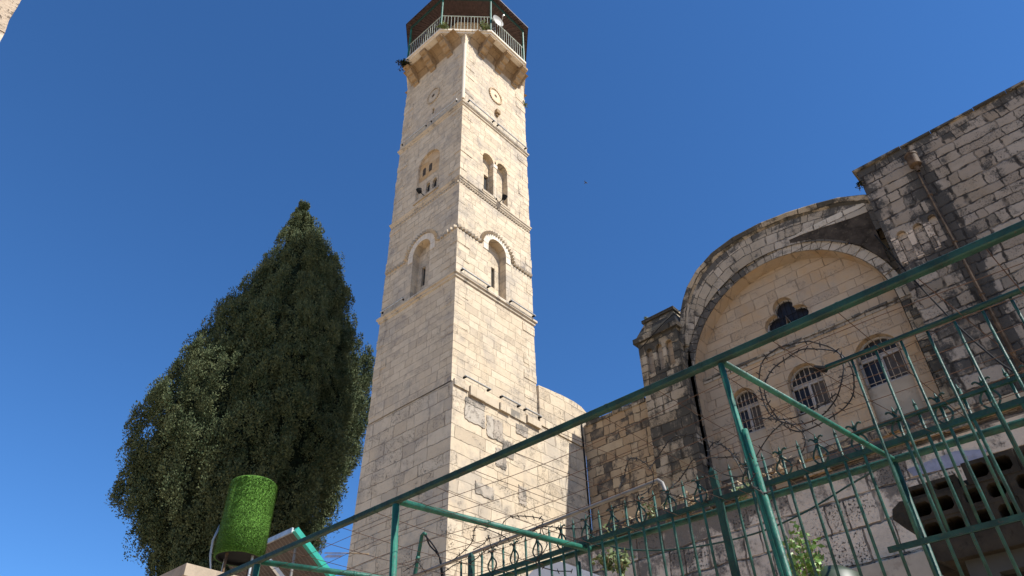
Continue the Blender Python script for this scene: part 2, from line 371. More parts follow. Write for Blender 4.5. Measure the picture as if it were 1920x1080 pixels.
# ragged corner stones
def quoins(px, py, sx, sy, z0, z1, name='quoins'):
    mb = MB(); z = z0; k = 0
    while z < z1-.1:
        h = min(random.uniform(.28, .42), z1-z); a, b = (.62, .34) if k % 2 else (.34, .62); d = random.choice((.004, .008, .014, .022)) if random.random() < .75 else .003
        mb.box((px+sx*d, py+sy*d, z+.004), (px-sx*a, py-sy*b, z+h-.004), g=random.choice((0, 0, .15, .4))); z += h; k += 1
    mb.build(name, M['tower'], minaret)
for z0_, z1_ in ((12.3, 16.2), (16.5, 18.45), (18.75, 20.9), (21.3, 25.5), (25.85, 29.9)):
    quoins(XR, YF, 1, -1, z0_, z1_)
    quoins(XR, CY+HW, 1, 1, z0_, z1_); quoins(CX-HW, YF, -1, -1, z0_, z1_)
# openings
nR, nL = arch(15.25, .48, 16.52, 18.72), arch(-16.36, .48, 16.52, 18.60)
sR, sL = rect(15.29, 15.47, 17.2, 18.15), rect(-16.62, -16.42, 17.15, 18.05)
pR1, pR2 = arch(14.74, .31, 21.40, 23.40), arch(15.58, .31, 21.40, 23.45)
wR1 = rect(14.76, 15.02, 21.7, 22.75)
pL = arch(-16.36, .66, 21.5, 23.42, 16, .72)
wL1, wL2 = arch(-16.42, .12, 21.62, 22.25, 8), arch(-16.02, .12, 21.62, 22.25, 8)
hL = rect(-16.41, -16.27, 26.62, 27.02)
top = 30.84
def gr(u, v): return .0
mb = MB()
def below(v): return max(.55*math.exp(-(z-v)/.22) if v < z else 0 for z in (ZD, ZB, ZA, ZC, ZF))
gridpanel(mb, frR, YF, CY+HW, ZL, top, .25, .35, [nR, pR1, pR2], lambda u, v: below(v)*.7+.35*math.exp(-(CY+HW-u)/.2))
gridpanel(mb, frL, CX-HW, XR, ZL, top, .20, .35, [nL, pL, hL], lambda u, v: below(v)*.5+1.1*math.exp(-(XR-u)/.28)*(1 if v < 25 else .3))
mb.face([(CX-HW, YF, ZL), (CX-HW, CY+HW, ZL), (CX-HW, CY+HW, top), (CX-HW, YF, top)])
mb.face([(XR, CY+HW, ZL), (CX-HW, CY+HW, ZL), (CX-HW, CY+HW, top), (XR, CY+HW, top)])
for fr, P, dep, sub in ((frR, nR, .34, [sR]), (frL, nL, .3, [sL]), (frR, pR1, .26, [wR1]), (frR, pR2, .26, []), (frL, pL, .1, [wL1, wL2])):
    reveal(mb, fr, P, 0, dep); panel(mb, fr, P, sub, off=dep)
    for q in sub: reveal(mb, fr, q, dep, dep+.11)
reveal(mb, frL, hL, 0, .4)
shaft = mb.build('shaft', M['tower'], minaret)
for fr, q, d in ((frR, sR, .45), (frL, sL, .41), (frR, wR1, .37), (frL, wL1, .21), (frL, wL2, .21), (frL, hL, .4)):
    mb = MB(); panel(mb, fr, q, off=d-.01); mb.build('slit_window_darkness', M['opening_dark'], shaft)
# plinth: one step wider below the ledge
mb = MB(); e = .10
X1, Y1 = XR+e, YF-.02
mb.face([(X1, Y1, Z0), (X1, 19.64, Z0), (X1, 19.64, 12.06), (X1, Y1, 12.06)])
mb.face([(-18.55, Y1, 9.6), (X1, Y1, 9.6), (X1, Y1, 12.06), (-18.46, Y1, 12.06)])
mb.face([(-18.95, Y1-.02, Z0), (X1, Y1-.02, Z0), (X1, Y1, 9.6), (-18.55, Y1, 9.6)])
mb.face([(-18.95, Y1, Z0), (-18.95, 19.6, Z0), (-18.5, 19.6, 12.06), (-18.46, Y1, 12.06)])
mb.face([(X1, Y1, 12.06), (X1, 19.64, 12.06), (CX-2.02, 19.64, 12.10), (CX-2.02, Y1, 12.10)], g=.3)
base = mb.build('plinth', M['base'], minaret)
# weathered blocks and scars in the plinth
def scar(y0, y1, z0, z1, d=.02):
    mb = MB()
    n = 9; pts = []
    for i in range(n*4):
        t = i/(n*4); k = int(t*4); s_ = t*4-k
        y, z = [(y0+(y1-y0)*s_, z0), (y1, z0+(z1-z0)*s_), (y1-(y1-y0)*s_, z1), (y0, z1-(z1-z0)*s_)][k]
        pts.append((X1+.003, y+random.uniform(-.03, .03), z+random.uniform(-.03, .03)))
    mb.prism(pts, (d, 0, 0), g=.4); mb.build('weathered_block', M['pitted'], minaret)
for a in ((13.7, 14.55, 10.95, 11.75), (14.65, 15.35, 10.75, 11.45), (15.35, 15.85, 10.35, 10.9), (15.05, 15.5, 9.9, 10.5), (14.2, 14.95, 8.78, 9.14), (16.05, 16.4, 9.02, 9.6), (16.0, 16.55, 11.35, 11.7)): scar(*a)
# ledge courses at the set-off: broken stones proud of the plinth
mb = MB()
y = YF
while y < 17.1:
    L = random.uniform(.35, .8); d = random.uniform(.02, .12)
    mb.box((X1-.02, y, 11.86+random.uniform(-.1, .08)), (X1+d, min(y+L-.03, 17.15), 12.14+random.uniform(-.05, .03)), g=random.choice((0, .2, .5))); y += L
mb.build('setoff_ledge', M['trim'], minaret)
# string courses with a moulded section, running round the four faces
def course(z, out, h, name, mat, g=.25):
    mb = MB()
    prof = [(0, -h*.55), (out*.45, -h*.4), (out*.5, -.02), (out, .02), (out, h*.42), (0, h*.6)]
    cs = [(1, -1), (1, 1), (-1, 1), (-1, -1)]
    for i in range(4):
        (ax, ay), (bx, by) = cs[i], cs[(i+1) % 4]; seg = 12
        for (d0, z0), (d1, z1) in zip(prof, prof[1:]):
            for k in range(seg):
                t0, t1 = k/seg, (k+1)/seg
                def P(d, zz, t):
                    a = Vector((CX+ax*(HW+d), CY+ay*(HW+d), z+zz)); b = Vector((CX+bx*(HW+d), CY+by*(HW+d), z+zz)); return a.lerp(b, t)
                mb.face([P(d0, z0, t0), P(d0, z0, t1), P(d1, z1, t1), P(d1, z1, t0)], g=g)
    return mb.build(name, mat, minaret)
course(ZD, .11, .24, 'string_course', M['trim'], .35)
course(ZB, .07, .18, 'string_course', M['trim'], .35)
course(ZA, .09, .22, 'string_course', M['trim'], .35)
# saw-tooth bands
def teeth(mb, path, fr, size=.082, d=.11):
    L = 0
    for (a, b), (c, dd) in zip(path, path[1:]):
        seg = math.hypot(c-a, dd-b); n = max(1, round(seg/(size*2.0)))
        for k in range(n):
            t = (k+.5)/n; u, v = a+(c-a)*t, b+(dd-b)*t; tx, ty = (c-a)/seg, (dd-b)/seg; nx, ny = -ty, tx
            s_ = size*.72
            q = [(u-tx*s_-nx*s_, v-ty*s_-ny*s_), (u+tx*s_-nx*s_, v+ty*s_-ny*s_), (u+tx*s_+nx*s_, v+ty*s_+ny*s_), (u-tx*s_+nx*s_, v-ty*s_+ny*s_)]
            # wedge: a triangular tooth with its ridge away from the wall
            A = [fr(p[0], p[1], 0.002) for p in q]; m0 = fr(u-nx*s_, v-ny*s_, -d); m1 = fr(u+nx*s_, v+ny*s_, -d)
            mb.face([A[0], m0, m1, A[3]]); mb.face([m0, A[1], A[2], m1]); mb.face([A[0], A[1], m0]); mb.face([A[2], A[3], m1])
def band(mb, path, fr, hw):
    for (a, b), (c, dd) in zip(path, path[1:]):
        L = math.hypot(c-a, dd-b); nx, nz = -(dd-b)/L*hw, (c-a)/L*hw
        mb.face([fr(a-nx, b-nz, -.003), fr(c-nx, dd-nz, -.003), fr(c+nx, dd+nz, -.003), fr(a+nx, b+nz, -.003)])
def hood(uc, r, vs, n=10): return [(uc-r*math.cos(math.pi*i/n), vs+r*math.sin(math.pi*i/n)) for i in range(n+1)]
for fr, uc, lo, hi, vs in ((frR, 15.25, YF, CY+HW, ZC), (frL, -16.36, CX-HW, XR, ZC-.05)):
    mb = MB(); h_ = hood(uc, .86, vs)
    teeth(mb, [(lo, ZC), h_[0]], fr); teeth(mb, h_, fr); teeth(mb, [h_[-1], (hi, ZC)], fr)
    sb_ = mb.build('sawtooth_band', M['trim'], minaret)
    if fr is frR: mb = MB(); band(mb, [(lo, ZC)]+h_+[(hi, ZC)], fr, .085); mb.build('gap_shade', M['recess_shade'], sb_)  # dark strip paints the shade between the teeth
for fr, lo, hi in ((frR, YF, CY+HW), (frL, CX-HW, XR)):
    mb = MB(); teeth(mb, [(lo, ZB-.21), (hi, ZB-.21)], fr, .065, .055); sb_ = mb.build('sawtooth_band', M['trim'], minaret)
    if fr is frR: mb = MB(); band(mb, [(lo, ZB-.21), (hi, ZB-.21)], fr, .07); mb.build('gap_shade', M['recess_shade'], sb_)  # same painted gap shade along the straight band
# pale voussoirs round the lower niches
for fr, uc, vs in ((frR, 15.25, 18.72), (frL, -16.36, 18.60)):
    mb = MB(); n = 9; r0, r1 = .48, .74
    for i in range(n):
        a, b = math.pi*(i+.03)/n, math.pi*(i+.97)/n
        for sdiv in range(2):
            aa, bb = a+(b-a)*sdiv/2, a+(b-a)*(sdiv+1)/2
            q = [(uc+r*math.cos(t), vs+r*math.sin(t)) for r, t in ((r0, aa), (r0, bb), (r1, bb), (r1, aa))]
            p0 = [fr(x_, y_, .01) for x_, y_ in q]; p1 = [fr(x_, y_, -.018) for x_, y_ in q]; mb.hexa(p0+p1)
    for sx in (-1, 1): 
        q = rect(uc+sx*.61-.13, uc+sx*.61+.13, vs-.3, vs-.015)
        mb.hexa([fr(x_, y_, .01) for x_, y_ in q]+[fr(x_, y_, -.02) for x_, y_ in q])
    mb.build('voussoir_arch', M['white'], minaret)
    mb = MB(); q = rect(uc-.55, uc+.55, 16.43, 16.53); mb.hexa([fr(x_, y_, .30) for x_, y_ in q]+[fr(x_, y_, -.06) for x_, y_ in q]); mb.build('niche_sill', M['white'], minaret)
# heads of the upper pair, colonnette and sill
mb = MB()
for uc, vs in ((14.74, 23.40), (15.58, 23.45)):
    n = 7
    for i in range(n):
        for sd in range(2):
            aa, bb = math.pi*(i+.02+sd*.48)/n, math.pi*(i+.5+sd*.48)/n
            q = [(uc+r*math.cos(t), vs+r*math.sin(t)) for r, t in ((.31, aa), (.31, bb), (.47, bb), (.47, aa))]
            mb.hexa([frR(x_, y_, .01) for x_, y_ in q]+[frR(x_, y_, -.012) for x_, y_ in q])
M['warmtrim'] = masonry('honey_voussoirs', .4, .3, (.6, .47, .32), (.52, .38, .24), (.4, .3, .2), .006, (.25, .18, .12), .5, 0, (.2, .15, .1), .2, .4, .01, .6, .1)
mb.build('window_arch', M['warmtrim'], minaret)
mb = MB(); mb.tube([(XR-.07, 15.16, 21.42), (XR-.07, 15.16, 23.25)], .075, 10); mb.box((XR-.19, 15.04, 23.22), (XR+.02, 15.28, 23.40)); mb.box((XR-.19, 15.05, 21.40), (XR+.0, 15.27, 21.52))
mb.build('colonnette', M['white'], minaret)
mb = MB(); mb.box((XR-.24, 14.4, 21.29), (XR+.07, 15.04, 21.40)); mb.box((XR-.24, 15.25, 21.29), (XR+.07, 15.95, 21.40)); mb.build('window_sill', M['trim'], minaret)
# honey-coloured head of the recess on the shaded face with two small blind arches
mb = MB(); hd = [(-17.01, 22.7), (-16.7, 22.9), (-16.3, 22.62), (-15.9, 22.95), (-15.71, 22.75)]+arch(-16.36, .65, 21.5, 23.42, 16, .71)[2:]
bl = [arch(u, .10, 23.0, 23.38, 8) for u in (-16.72, -16.34)]
panel(mb, frL, arch(-16.36, .65, 22.75, 23.42, 16, .71), bl, off=.092)
for q in bl: reveal(mb, frL, q, .092, .099)
mb.build('honey_head', M['honey'], minaret)
for q in bl:
    mb = MB(); panel(mb, frL, q, off=.0985); mb.build('blind_arch_shade', M['recess_shade'], minaret)  # dark fill paints the shade inside these very shallow arches
mb = MB(); mb.box((-17.1, YF-.06, 21.43), (-15.62, YF+.1, 21.55)); mb.build('window_sill', M['trim'], minaret)
# rosettes
def rosette(fr, uc, vc, r, mat):
    mb = MB(); n = 26
    for k in range(n):
        a0, a1 = 2*math.pi*k/n, 2*math.pi*(k+.55)/n
        q = [(uc+rr*math.cos(t), vc+rr*1.15*math.sin(t)) for rr, t in ((r*.84, a0), (r*.84, a1), (r, a1), (r, a0))]
        mb.hexa([fr(x_, y_, .01) for x_, y_ in q]+[fr(x_, y_, -.06) for x_, y_ in q])
    n = 28; A = [(uc+r*.82*math.cos(2*math.pi*k/n), vc+r*.94*math.sin(2*math.pi*k/n)) for k in range(n)]
    B = [(uc+r*.2*math.cos(2*math.pi*k/n), vc+r*.22*math.sin(2*math.pi*k/n)) for k in range(n)]
    for k in range(n):
        j = (k+1) % n
        mb.face([fr(*A[k], -.012), fr(*A[j], -.012), fr(*B[j], -.028), fr(*B[k], -.028)])
    o = mb.build('rosette', mat, minaret)
    mb = MB(); mb.face([fr(*p, -.032) for p in B]); mb.build('rosette_eye', M['brown'], o)
    if fr is frR:
        mb = MB(); ring = [(uc+r*.94*math.cos(2*math.pi*k/28), vc+r*1.07*math.sin(2*math.pi*k/28)) for k in range(28)]; band(mb, ring+ring[:1], fr, .045); mb.build('gap_shade', M['recess_shade'], o)  # dark ring paints the shade between the rosette teeth
rosette(frR, 15.18, 28.05, .42, M['warmtrim']); rosette(frL, -16.39, 27.95, .42, M['trim'])
mb = MB(); mb.box((XR-.02, 15.13, 26.78), (XR+.16, 15.36, 27.0)); mb.box((XR-.02, 15.18, 26.66), (XR+.09, 15.31, 26.78)); mb.build('stone_bracket', M['corbel'], minaret)
# corner strip near the top and quoin shaft
mb = MB(); mb.tube([(XR-.01, YF+.01, 26.0), (XR-.01, YF+.01, 30.0)], .07, 10); mb.build('corner_shaft', M['white'], minaret)
# balcony
AP = HW*math.sqrt(2); octv = lambda ap, z, k: Vector((CX+ap/math.cos(math.pi/8)*math.cos(math.pi/8+k*math.pi/4), CY+ap/math.cos(math.pi/8)*math.sin(math.pi/8+k*math.pi/4), z))
mb = MB()
mb.prism([octv(AP, ZF, k) for k in range(8)], (0, 0, .10), g=.1); mb.prism([octv(AP+.07, ZF+.1, k) for k in range(8)], (0, 0, .12), g=.2)
mb.build('balcony_floor', M['white'], minaret)
prof = [(0, 0), (.80, 0), (.80, -.13), (.70, -.20), (.60, -.22), (.57, -.34), (.46, -.44), (.36, -.45), (.33, -.56), (.22, -.66), (.12, -.67), (.10, -.80), (0, -.86)]
for fx, fy in ((1, 0), (0, -1), (-1, 0), (0, 1)):
    for off in (-1.0, .13, 1.25) if fx else (1.02, -.12, -1.3):
        mb = MB(); n = Vector((fx, fy, 0)); t = Vector((-fy, fx, 0)) if fx else Vector((1, 0, 0))
        o = Vector((CX, CY, ZF))+n*HW+t*(off-.17)
        mb.prism([o+n*a+Vector((0, 0, b-.002)) for a, b in prof], t*.34, g=.1)
        mb.build('corbel', M['corbel'], minaret)
    # vaulting between the corbels
    mb = MB()
    for k in range(8):
        a, b = math.pi/2*k/8, math.pi/2*(k+1)/8
        p = lambda q: (.55*(1-math.cos(q)), -.55*(1-math.sin(q)))
        (o0, z0), (o1, z1) = p(a), p(b); n = Vector((fx, fy, 0)); t = Vector((-fy, fx, 0)) if fx else Vector((1, 0, 0))
        c0 = Vector((CX, CY, ZF-.004))+n*(HW+.002)
        if k < 8: mb.face([c0+t*-1.75+n*o0+Vector((0, 0, z0)), c0+t*1.75+n*o0+Vector((0, 0, z0)), c0+t*1.75+n*o1+Vector((0, 0, z1)), c0+t*-1.75+n*o1+Vector((0, 0, z1))], g=.2)
    mb.build('corbel_vault', M['corbel'], minaret)
ZR = ZF+.22
for k in range(8):                                       # railing panels and roof posts
    a, b = octv(AP-.03, ZR, k), octv(AP-.03, ZR, k+1); mb = MB()
    for zz, rr in ((1.22, .022), (.10, .018)): mb.tube([a+Vector((0, 0, zz)), b+Vector((0, 0, zz))], rr, 6)
    for i in range(1, 15):
        p = a.lerp(b, i/15); mb.tube([p+Vector((0, 0, .1)), p+Vector((0, 0, 1.22))], .013, 5)
    mb.build('railing', M['railing'] if 'railing' in M else M.setdefault('railing', plain('faded_green_railing', (.30, .33, .27), .5, 0, .3, 6, (.14, .2, .15))), minaret)
    mb = MB(); mb.tube([a+Vector((0, 0, 0)), a+Vector((0, 0, 2.75))], .045, 8); mb.build('balcony_post', M['green'], minaret)
    mb = MB(); t = (b-a).normalized(); q = Vector((0, 0, 2.62)); nn = Vector((t.y, -t.x, 0))
    mb.obox(a+q, b-a, nn*.05, Vector((0, 0, .16))); mb.build('roof_beam', M['green_dk'], minaret)
RP = AP+.22
mb = MB()
for k in range(8):                                       # boarded soffit, in radial strips
    a, b = octv(RP, ZR+2.80, k), octv(RP, ZR+2.80, k+1); a2, b2 = octv(1.2, ZR+3.25, k), octv(1.2, ZR+3.25, k+1); n = 14
    for i in range(n):
        t0, t1 = i/n+.004, (i+1)/n-.004; dz = Vector((0, 0, .012*(i % 2)))
        mb.hexa([a.lerp(b, t0)+dz, a.lerp(b, t1)+dz, a2.lerp(b2, t1)+dz, a2.lerp(b2, t0)+dz]+[p+Vector((0, 0, .03)) for p in (a.lerp(b, t0), a.lerp(b, t1), a2.lerp(b2, t1), a2.lerp(b2, t0))])
roof_soffit = mb.build('soffit', M['board'], minaret)
mb = MB()
for k in range(8):
    a, b = octv(RP+.03, ZR+2.84, k), octv(RP+.03, ZR+2.84, k+1); c, d = octv(1.1, ZR+3.45, k+1), octv(1.1, ZR+3.45, k)
    mb.face([a+Vector((0, 0, .06)), b+Vector((0, 0, .06)), c, d]); mb.face([a, b, b+Vector((0, 0, .06)), a+Vector((0, 0, .06))])
mb.build('roof', M['sheet'], minaret)
mb = MB(); mb.lathe((CX, CY, 0), [(1.42, ZR), (1.42, ZR+1.15), (1.36, ZR+1.17), (1.36, ZR+3.3)], 8, a0=math.pi/8)
mb.build('inner_shaft', M['tower'], minaret)
mb = MB(); mb.lathe((CX, CY, 0), [(1.12, ZR+3.35), (1.12, ZR+4.7), (1.3, ZR+4.75), (1.3, ZR+4.95), (1.1, ZR+5.0), (.95, ZR+5.6), (.55, ZR+6.1), (0, ZR+6.35)], 16)
mb.build('lantern', M['whitep'], minaret)
for k, dz in ((6, .2),):
    p = (octv(1.40, ZR, 6)+octv(1.40, ZR, 7))/2; n_ = Vector((1, -1, 0)).normalized(); t = Vector((1, 1, 0)).normalized()
    mb = MB(); mb.obox(p-t*.36+n_*.0, t*.72, n_*.03, Vector((0, 0, 1.6))); mb.build('balcony_door', M['sheet'], minaret)
# things on the minaret
def tube_light(a, b, n_, label):
    a, b, n_ = Vector(a), Vector(b), Vector(n_); t = thing('tube_light', a, label, 'light', 'tube lights along the minaret ledges')
    mb = MB(); mb.tube([a+n_*.1, b+n_*.1], .028, 8); mb.build('tube', M['steel'], t)
    for k in (.04, .96):
        p = a.lerp(b, k); mb = MB(); mb.box(p-Vector((.02, .02, .05)), p+n_*.1+Vector((.02, .02, .02))); mb.build('bracket', M['black'], t)
XX, YY = (1, 0, 0), (0, -1, 0)
tl = [((XR+.1, 13.30, ZD+.2), (XR+.1, 14.7, ZD+.2), XX, 'long tube light above the lowest moulded course, left of the sunlit niche'),
      ((XR+.1, 15.75, ZD+.2), (XR+.1, 17.1, ZD+.2), XX, 'tube light on the lowest moulded course, right of the sunlit niche'),
      ((XR+.1, 13.35, ZA+.2), (XR+.1, 14.95, ZA+.2), XX, 'tube light on the top moulded course of the sunlit face, nearest the corner'),
      ((XR+.1, 15.1, ZA+.2), (XR+.1, 17.05, ZA+.2), XX, 'tube light on the top moulded course of the sunlit face, nearest the far edge'),
      ((-18.2, YF-.1, ZA+.2), (-16.5, YF-.1, ZA+.2), YY, 'tube light on the top moulded course of the shaded face, nearest the outer edge'),
      ((-16.3, YF-.1, ZA+.2), (-14.6, YF-.1, ZA+.2), YY, 'tube light on the top moulded course of the shaded face, nearest the corner'),
      ((-18.2, YF-.1, ZD+.2), (-16.95, YF-.1, ZD+.2), YY, 'tube light beside the arched niche of the shaded face'),
      ((X1+.03, 13.55, 12.34), (X1+.03, 14.7, 12.34), XX, 'tube light over the broken set-off ledge, closest to the corner'),
      ((X1+.03, 15.2, 12.34), (X1+.03, 16.1, 12.34), XX, 'middle tube light of the three over the broken set-off ledge'),
      ((X1+.03, 16.35, 12.34), (X1+.03, 17.15, 12.34), XX, 'tube light over the broken set-off ledge beside the curved wall end')]
for a in tl: tube_light(*a)
def flood(p, n_, label):
    p, n_ = Vector(p), Vector(n_); t = thing('floodlight', p, label, 'floodlight', 'floodlights on the window sills')
    mb = MB(); mb.tube([p, p+n_*.18+Vector((0, 0, .04))], .018, 6); mb.build('arm', M['black'], t)
    c = p+n_*.24+Vector((0, 0, .06)); mb = MB(); mb.tube([c-n_*.03-Vector((0, 0, .06)), c+n_*.02, c+n_*.06+Vector((0, 0, .09))], .075, 10, r2=.12); mb.build('lamp_head', M['black'], t)
flood((XR+.05, 15.35, 21.34), (1, 0, 0), 'small black floodlight under the twin sunlit windows')
flood((-16.42, YF-.05, 21.5), (0, -1, 0), 'small black floodlight below the twin slits of the shaded face')
c = at_x(932, 41, -13.5); t = thing('satellite_dish', c, 'round grey satellite dish clamped to the balcony railing', 'satellite dish')
mb = MB(); ax = Vector((.95, -.1, -.05)).normalized(); e1 = ax.orthogonal().normalized(); e2 = ax.cross(e1); rr = [(0, 0), (.13, .012), (.24, .045), (.32, .09)]
for (r0, d0), (r1, d1) in zip(rr, rr[1:]):
    for k in range(20):
        a, b = 2*math.pi*k/20, 2*math.pi*(k+1)/20; P = lambda r, d, q: c+ax*d+(e1*math.cos(q)+e2*math.sin(q))*r
        mb.face([P(r0, d0, a), P(r0, d0, b), P(r1, d1, b), P(r1, d1, a)])
mb.build('reflector', M['dish'], t, True)
mb = MB(); mb.tube([c-e2*.3+ax*.05, c+ax*.42], .012, 6); mb.tube([c+ax*.4, c+ax*.5], .04, 8); mb.build('receiver_arm', M['steel'], t)
mb = MB(); mb.tube([c, c-ax*.15, c-ax*.15-Vector((0, 0, .6))], .02, 6); mb.build('mount', M['steel'], t)
def tuft(name, base, n, h, spread, mat, label, cat='plant', drop=0., leaf=.05, group=None):
    """small plant: stems from one root, each a chain of leaf blades"""
    base = Vector(base); t = thing(name, base, label, cat, group); ms, ml = MB(), MB()
    for i in range(n):
        a = random.uniform(0, 2*math.pi); s_ = random.uniform(.3, 1)*spread; hh = h*random.uniform(.5, 1.)
        tip = base+Vector((math.cos(a)*s_, math.sin(a)*s_, hh-drop*random.random())); mid = base.lerp(tip, .5)+Vector((0, 0, .12*h))
        ms.tube([base, mid, tip], .006*max(1, h*2), 4, r2=.003)
        for k in range(9):
            p = (base.lerp(mid, k/4.5) if k < 4.5 else mid.lerp(tip, (k-4.5)/4.5)); d = Vector((random.gauss(0, 1), random.gauss(0, 1), random.gauss(.3, .8))).normalized()
            s2 = d.orthogonal().normalized()*leaf*.32; L = leaf*random.uniform(.7, 1.5)
            ml.face([p, p+d*L*.5+s2, p+d*L, p+d*L*.5-s2])
    ms.build('stem', M['dryleaf'], t); ml.build('leaves', mat, t, weld=False)
    return t
p6, p7 = octv(AP, ZR, 6), octv(AP, ZR, 7)
tuft('balcony_plant', p6.lerp(p7, .06)+Vector((.05, -.05, .0)), 26, .45, .4, M['weed'], 'green plant at the left corner of the front balcony railing', 'plant', .4, .12)
tuft('balcony_plant', p6.lerp(p7, .88)+Vector((.05, -.05, .0)), 30, .5, .4, M['weed'], 'green plant at the balcony corner below the satellite dish', 'plant', .4, .12)
tuft('wall_plant', octv(AP, ZF, 5)+Vector((-.1, -.05, -.05)), 26, .15, .45, M['darkleaf'], 'dark weed growing out of the outer left corner of the balcony floor', 'plant', .3, .11)
tuft('wall_plant', (XR+.02, CY+HW, 29.4), 10, .1, .2, M['weed'], 'small weed on the far edge of the tower below the balcony', 'plant', .3, .08)
# ------------------------------------------------------------------ curved end wall beside the minaret
mb = MB(); pr_ = [(17.22, 12.13), (17.22, 13.66), (17.7, 13.72), (18.5, 13.80), (19.2, 13.83), (19.6, 13.79), (19.9, 13.66), (20.08, 13.42), (20.15, 13.1), (20.15, 12.13)]
mb.prism([(X1+.002, a, b) for a, b in pr_], (-1.6, 0, 0))
stub = mb.build('stone_wall', M['base']); tag(stub, 'sunlit cream stone wall with a rounded end joining the minaret to the church', 'wall')
# ------------------------------------------------------------------ church
YC = 19.66
church = thing('church', (-6.3, YC, GZ), 'old blackened stone church front with a great arch over three barred windows', 'church')
frC = lambda u, v, d: Vector((u, YC+d, v))
AX, AZ = -6.38, 12.78                                    # centre of the great arch
R0, R1 = 3.30, 3.62
# left rubble wall
mb = MB(); n = 24
panel(mb, frC, [(-14.34, Z0), (-9.95, Z0)]+[(-9.95, 13.0)]+[(-9.95-4.39*i/n, 13.0+.05*math.sin(i*1.7)) for i in range(1, n+1)], g=lambda u, v: .25 if v > 11.5 else 0)
mb.face([(-14.34, YC, 13.0), (-9.95, YC, 13.0), (-9.95, YC+1.2, 13.05), (-14.34, YC+1.2, 13.05)], g=.6)
mb.build('rubble_wall', M['left'], church)
mb = MB(); x = -14.2
while x < -11.7:
    L = random.uniform(.4, .7); mb.box((x, YC-.05, 12.93+random.uniform(-.02, .02)), (min(x+L-.02, -11.6), YC+.6, 13.06+random.uniform(-.02, .05)), g=.7); x += L
mb.build('wall_coping', M['butt'], church)
# buttress with blind niches and a sloping cap
YB = 19.32; bx0, bx1 = -11.42, -9.82; frB = lambda u, v, d: Vector((u, YB+d, v))
nb = [arch(u, .13, 13.62, 14.52, 8) for u in (-11.02, -10.62, -10.22)]
mb = MB(); gridpanel(mb, frB, bx0, bx1, Z0, 15.0, .2, .5, nb, lambda u, v: .0+.7*math.exp(-(15-v)/.3)+.9*math.exp(-(bx1-u)/.3)+.5*math.exp(-(u-bx0)/.15))
for q in nb: reveal(mb, frB, q, 0, .16, .1)
for x in (bx0, bx1): mb.face([(x, YB, Z0), (x, YC+1.5, Z0), (x, YC+1.5, 15.0), (x, YB, 15.0)], g=.5)
buttress = mb.build('buttress', M['butt'], church)
mb = MB()
for q in nb: panel(mb, frB, q, off=.155)
mb.build('blind_niche', M['tymp'], buttress)
mb = MB(); mb.box((bx0-.12, YB-.12, 15.0), (bx1+.1, YC+1.4, 15.2), g=.6)
b0 = [(bx0-.05, YB-.05, 15.2), (bx1+.05, YB-.05, 15.2), (bx1+.05, YC+1.2, 15.2), (bx0-.05, YC+1.2, 15.2)]; b1 = [(bx0+.28, YB+.22, 15.9), (bx1-.12, YB+.22, 15.9), (bx1-.12, YC+1.2, 15.9), (bx0+.28, YC+1.2, 15.9)]
mb.hexa(b0+b1, .5); mb.box((bx0+.2, YB+.14, 15.9), (bx1-.05, YC+1.2, 16.02), g=.8)
mb.build('buttress_cap', M['butt'], church)
tuft('wall_plant', (bx0+.35, YB+.25, 16.02), 6, .2, .1, M['weed'], 'tiny weed on top of the buttress cap', 'plant', 0, .07)
# great arch: wall between voussoir ring and the curved roof line
ext = [(-9.86, 14.3), (-9.78, 15.0), (-9.62, 15.62), (-9.45, 16.05), (-9.2, 16.5), (-8.72, 17.0), (-8.03, 17.39), (-7.16, 17.58), (-6.16, 17.58), (-5.15, 17.43), (-4.23, 17.2), (-3.52, 16.97), (-2.85, 16.62), (-2.6, 16.45)]
def ext_at(i): 
    i = max(0, min(len(ext)-1.001, i)); k = int(i); t = i-k; return (ext[k][0]+(ext[k+1][0]-ext[k][0])*t, ext[k][1]+(ext[k+1][1]-ext[k][1])*t)
NE = 52; E_ = [ext_at((len(ext)-1)*i/NE) for i in range(NE+1)]
mb = MB(); coping = MB(); vaultm = MB(); L = 0
inner = []
for (x, z) in E_:
    th = math.atan2(z-AZ, x-AX); rr = R1-.02; inner.append((AX+rr*math.cos(th), AZ+rr*math.sin(th)))
inner[-1] = (-2.74, max(inner[-1][1], 13.2))
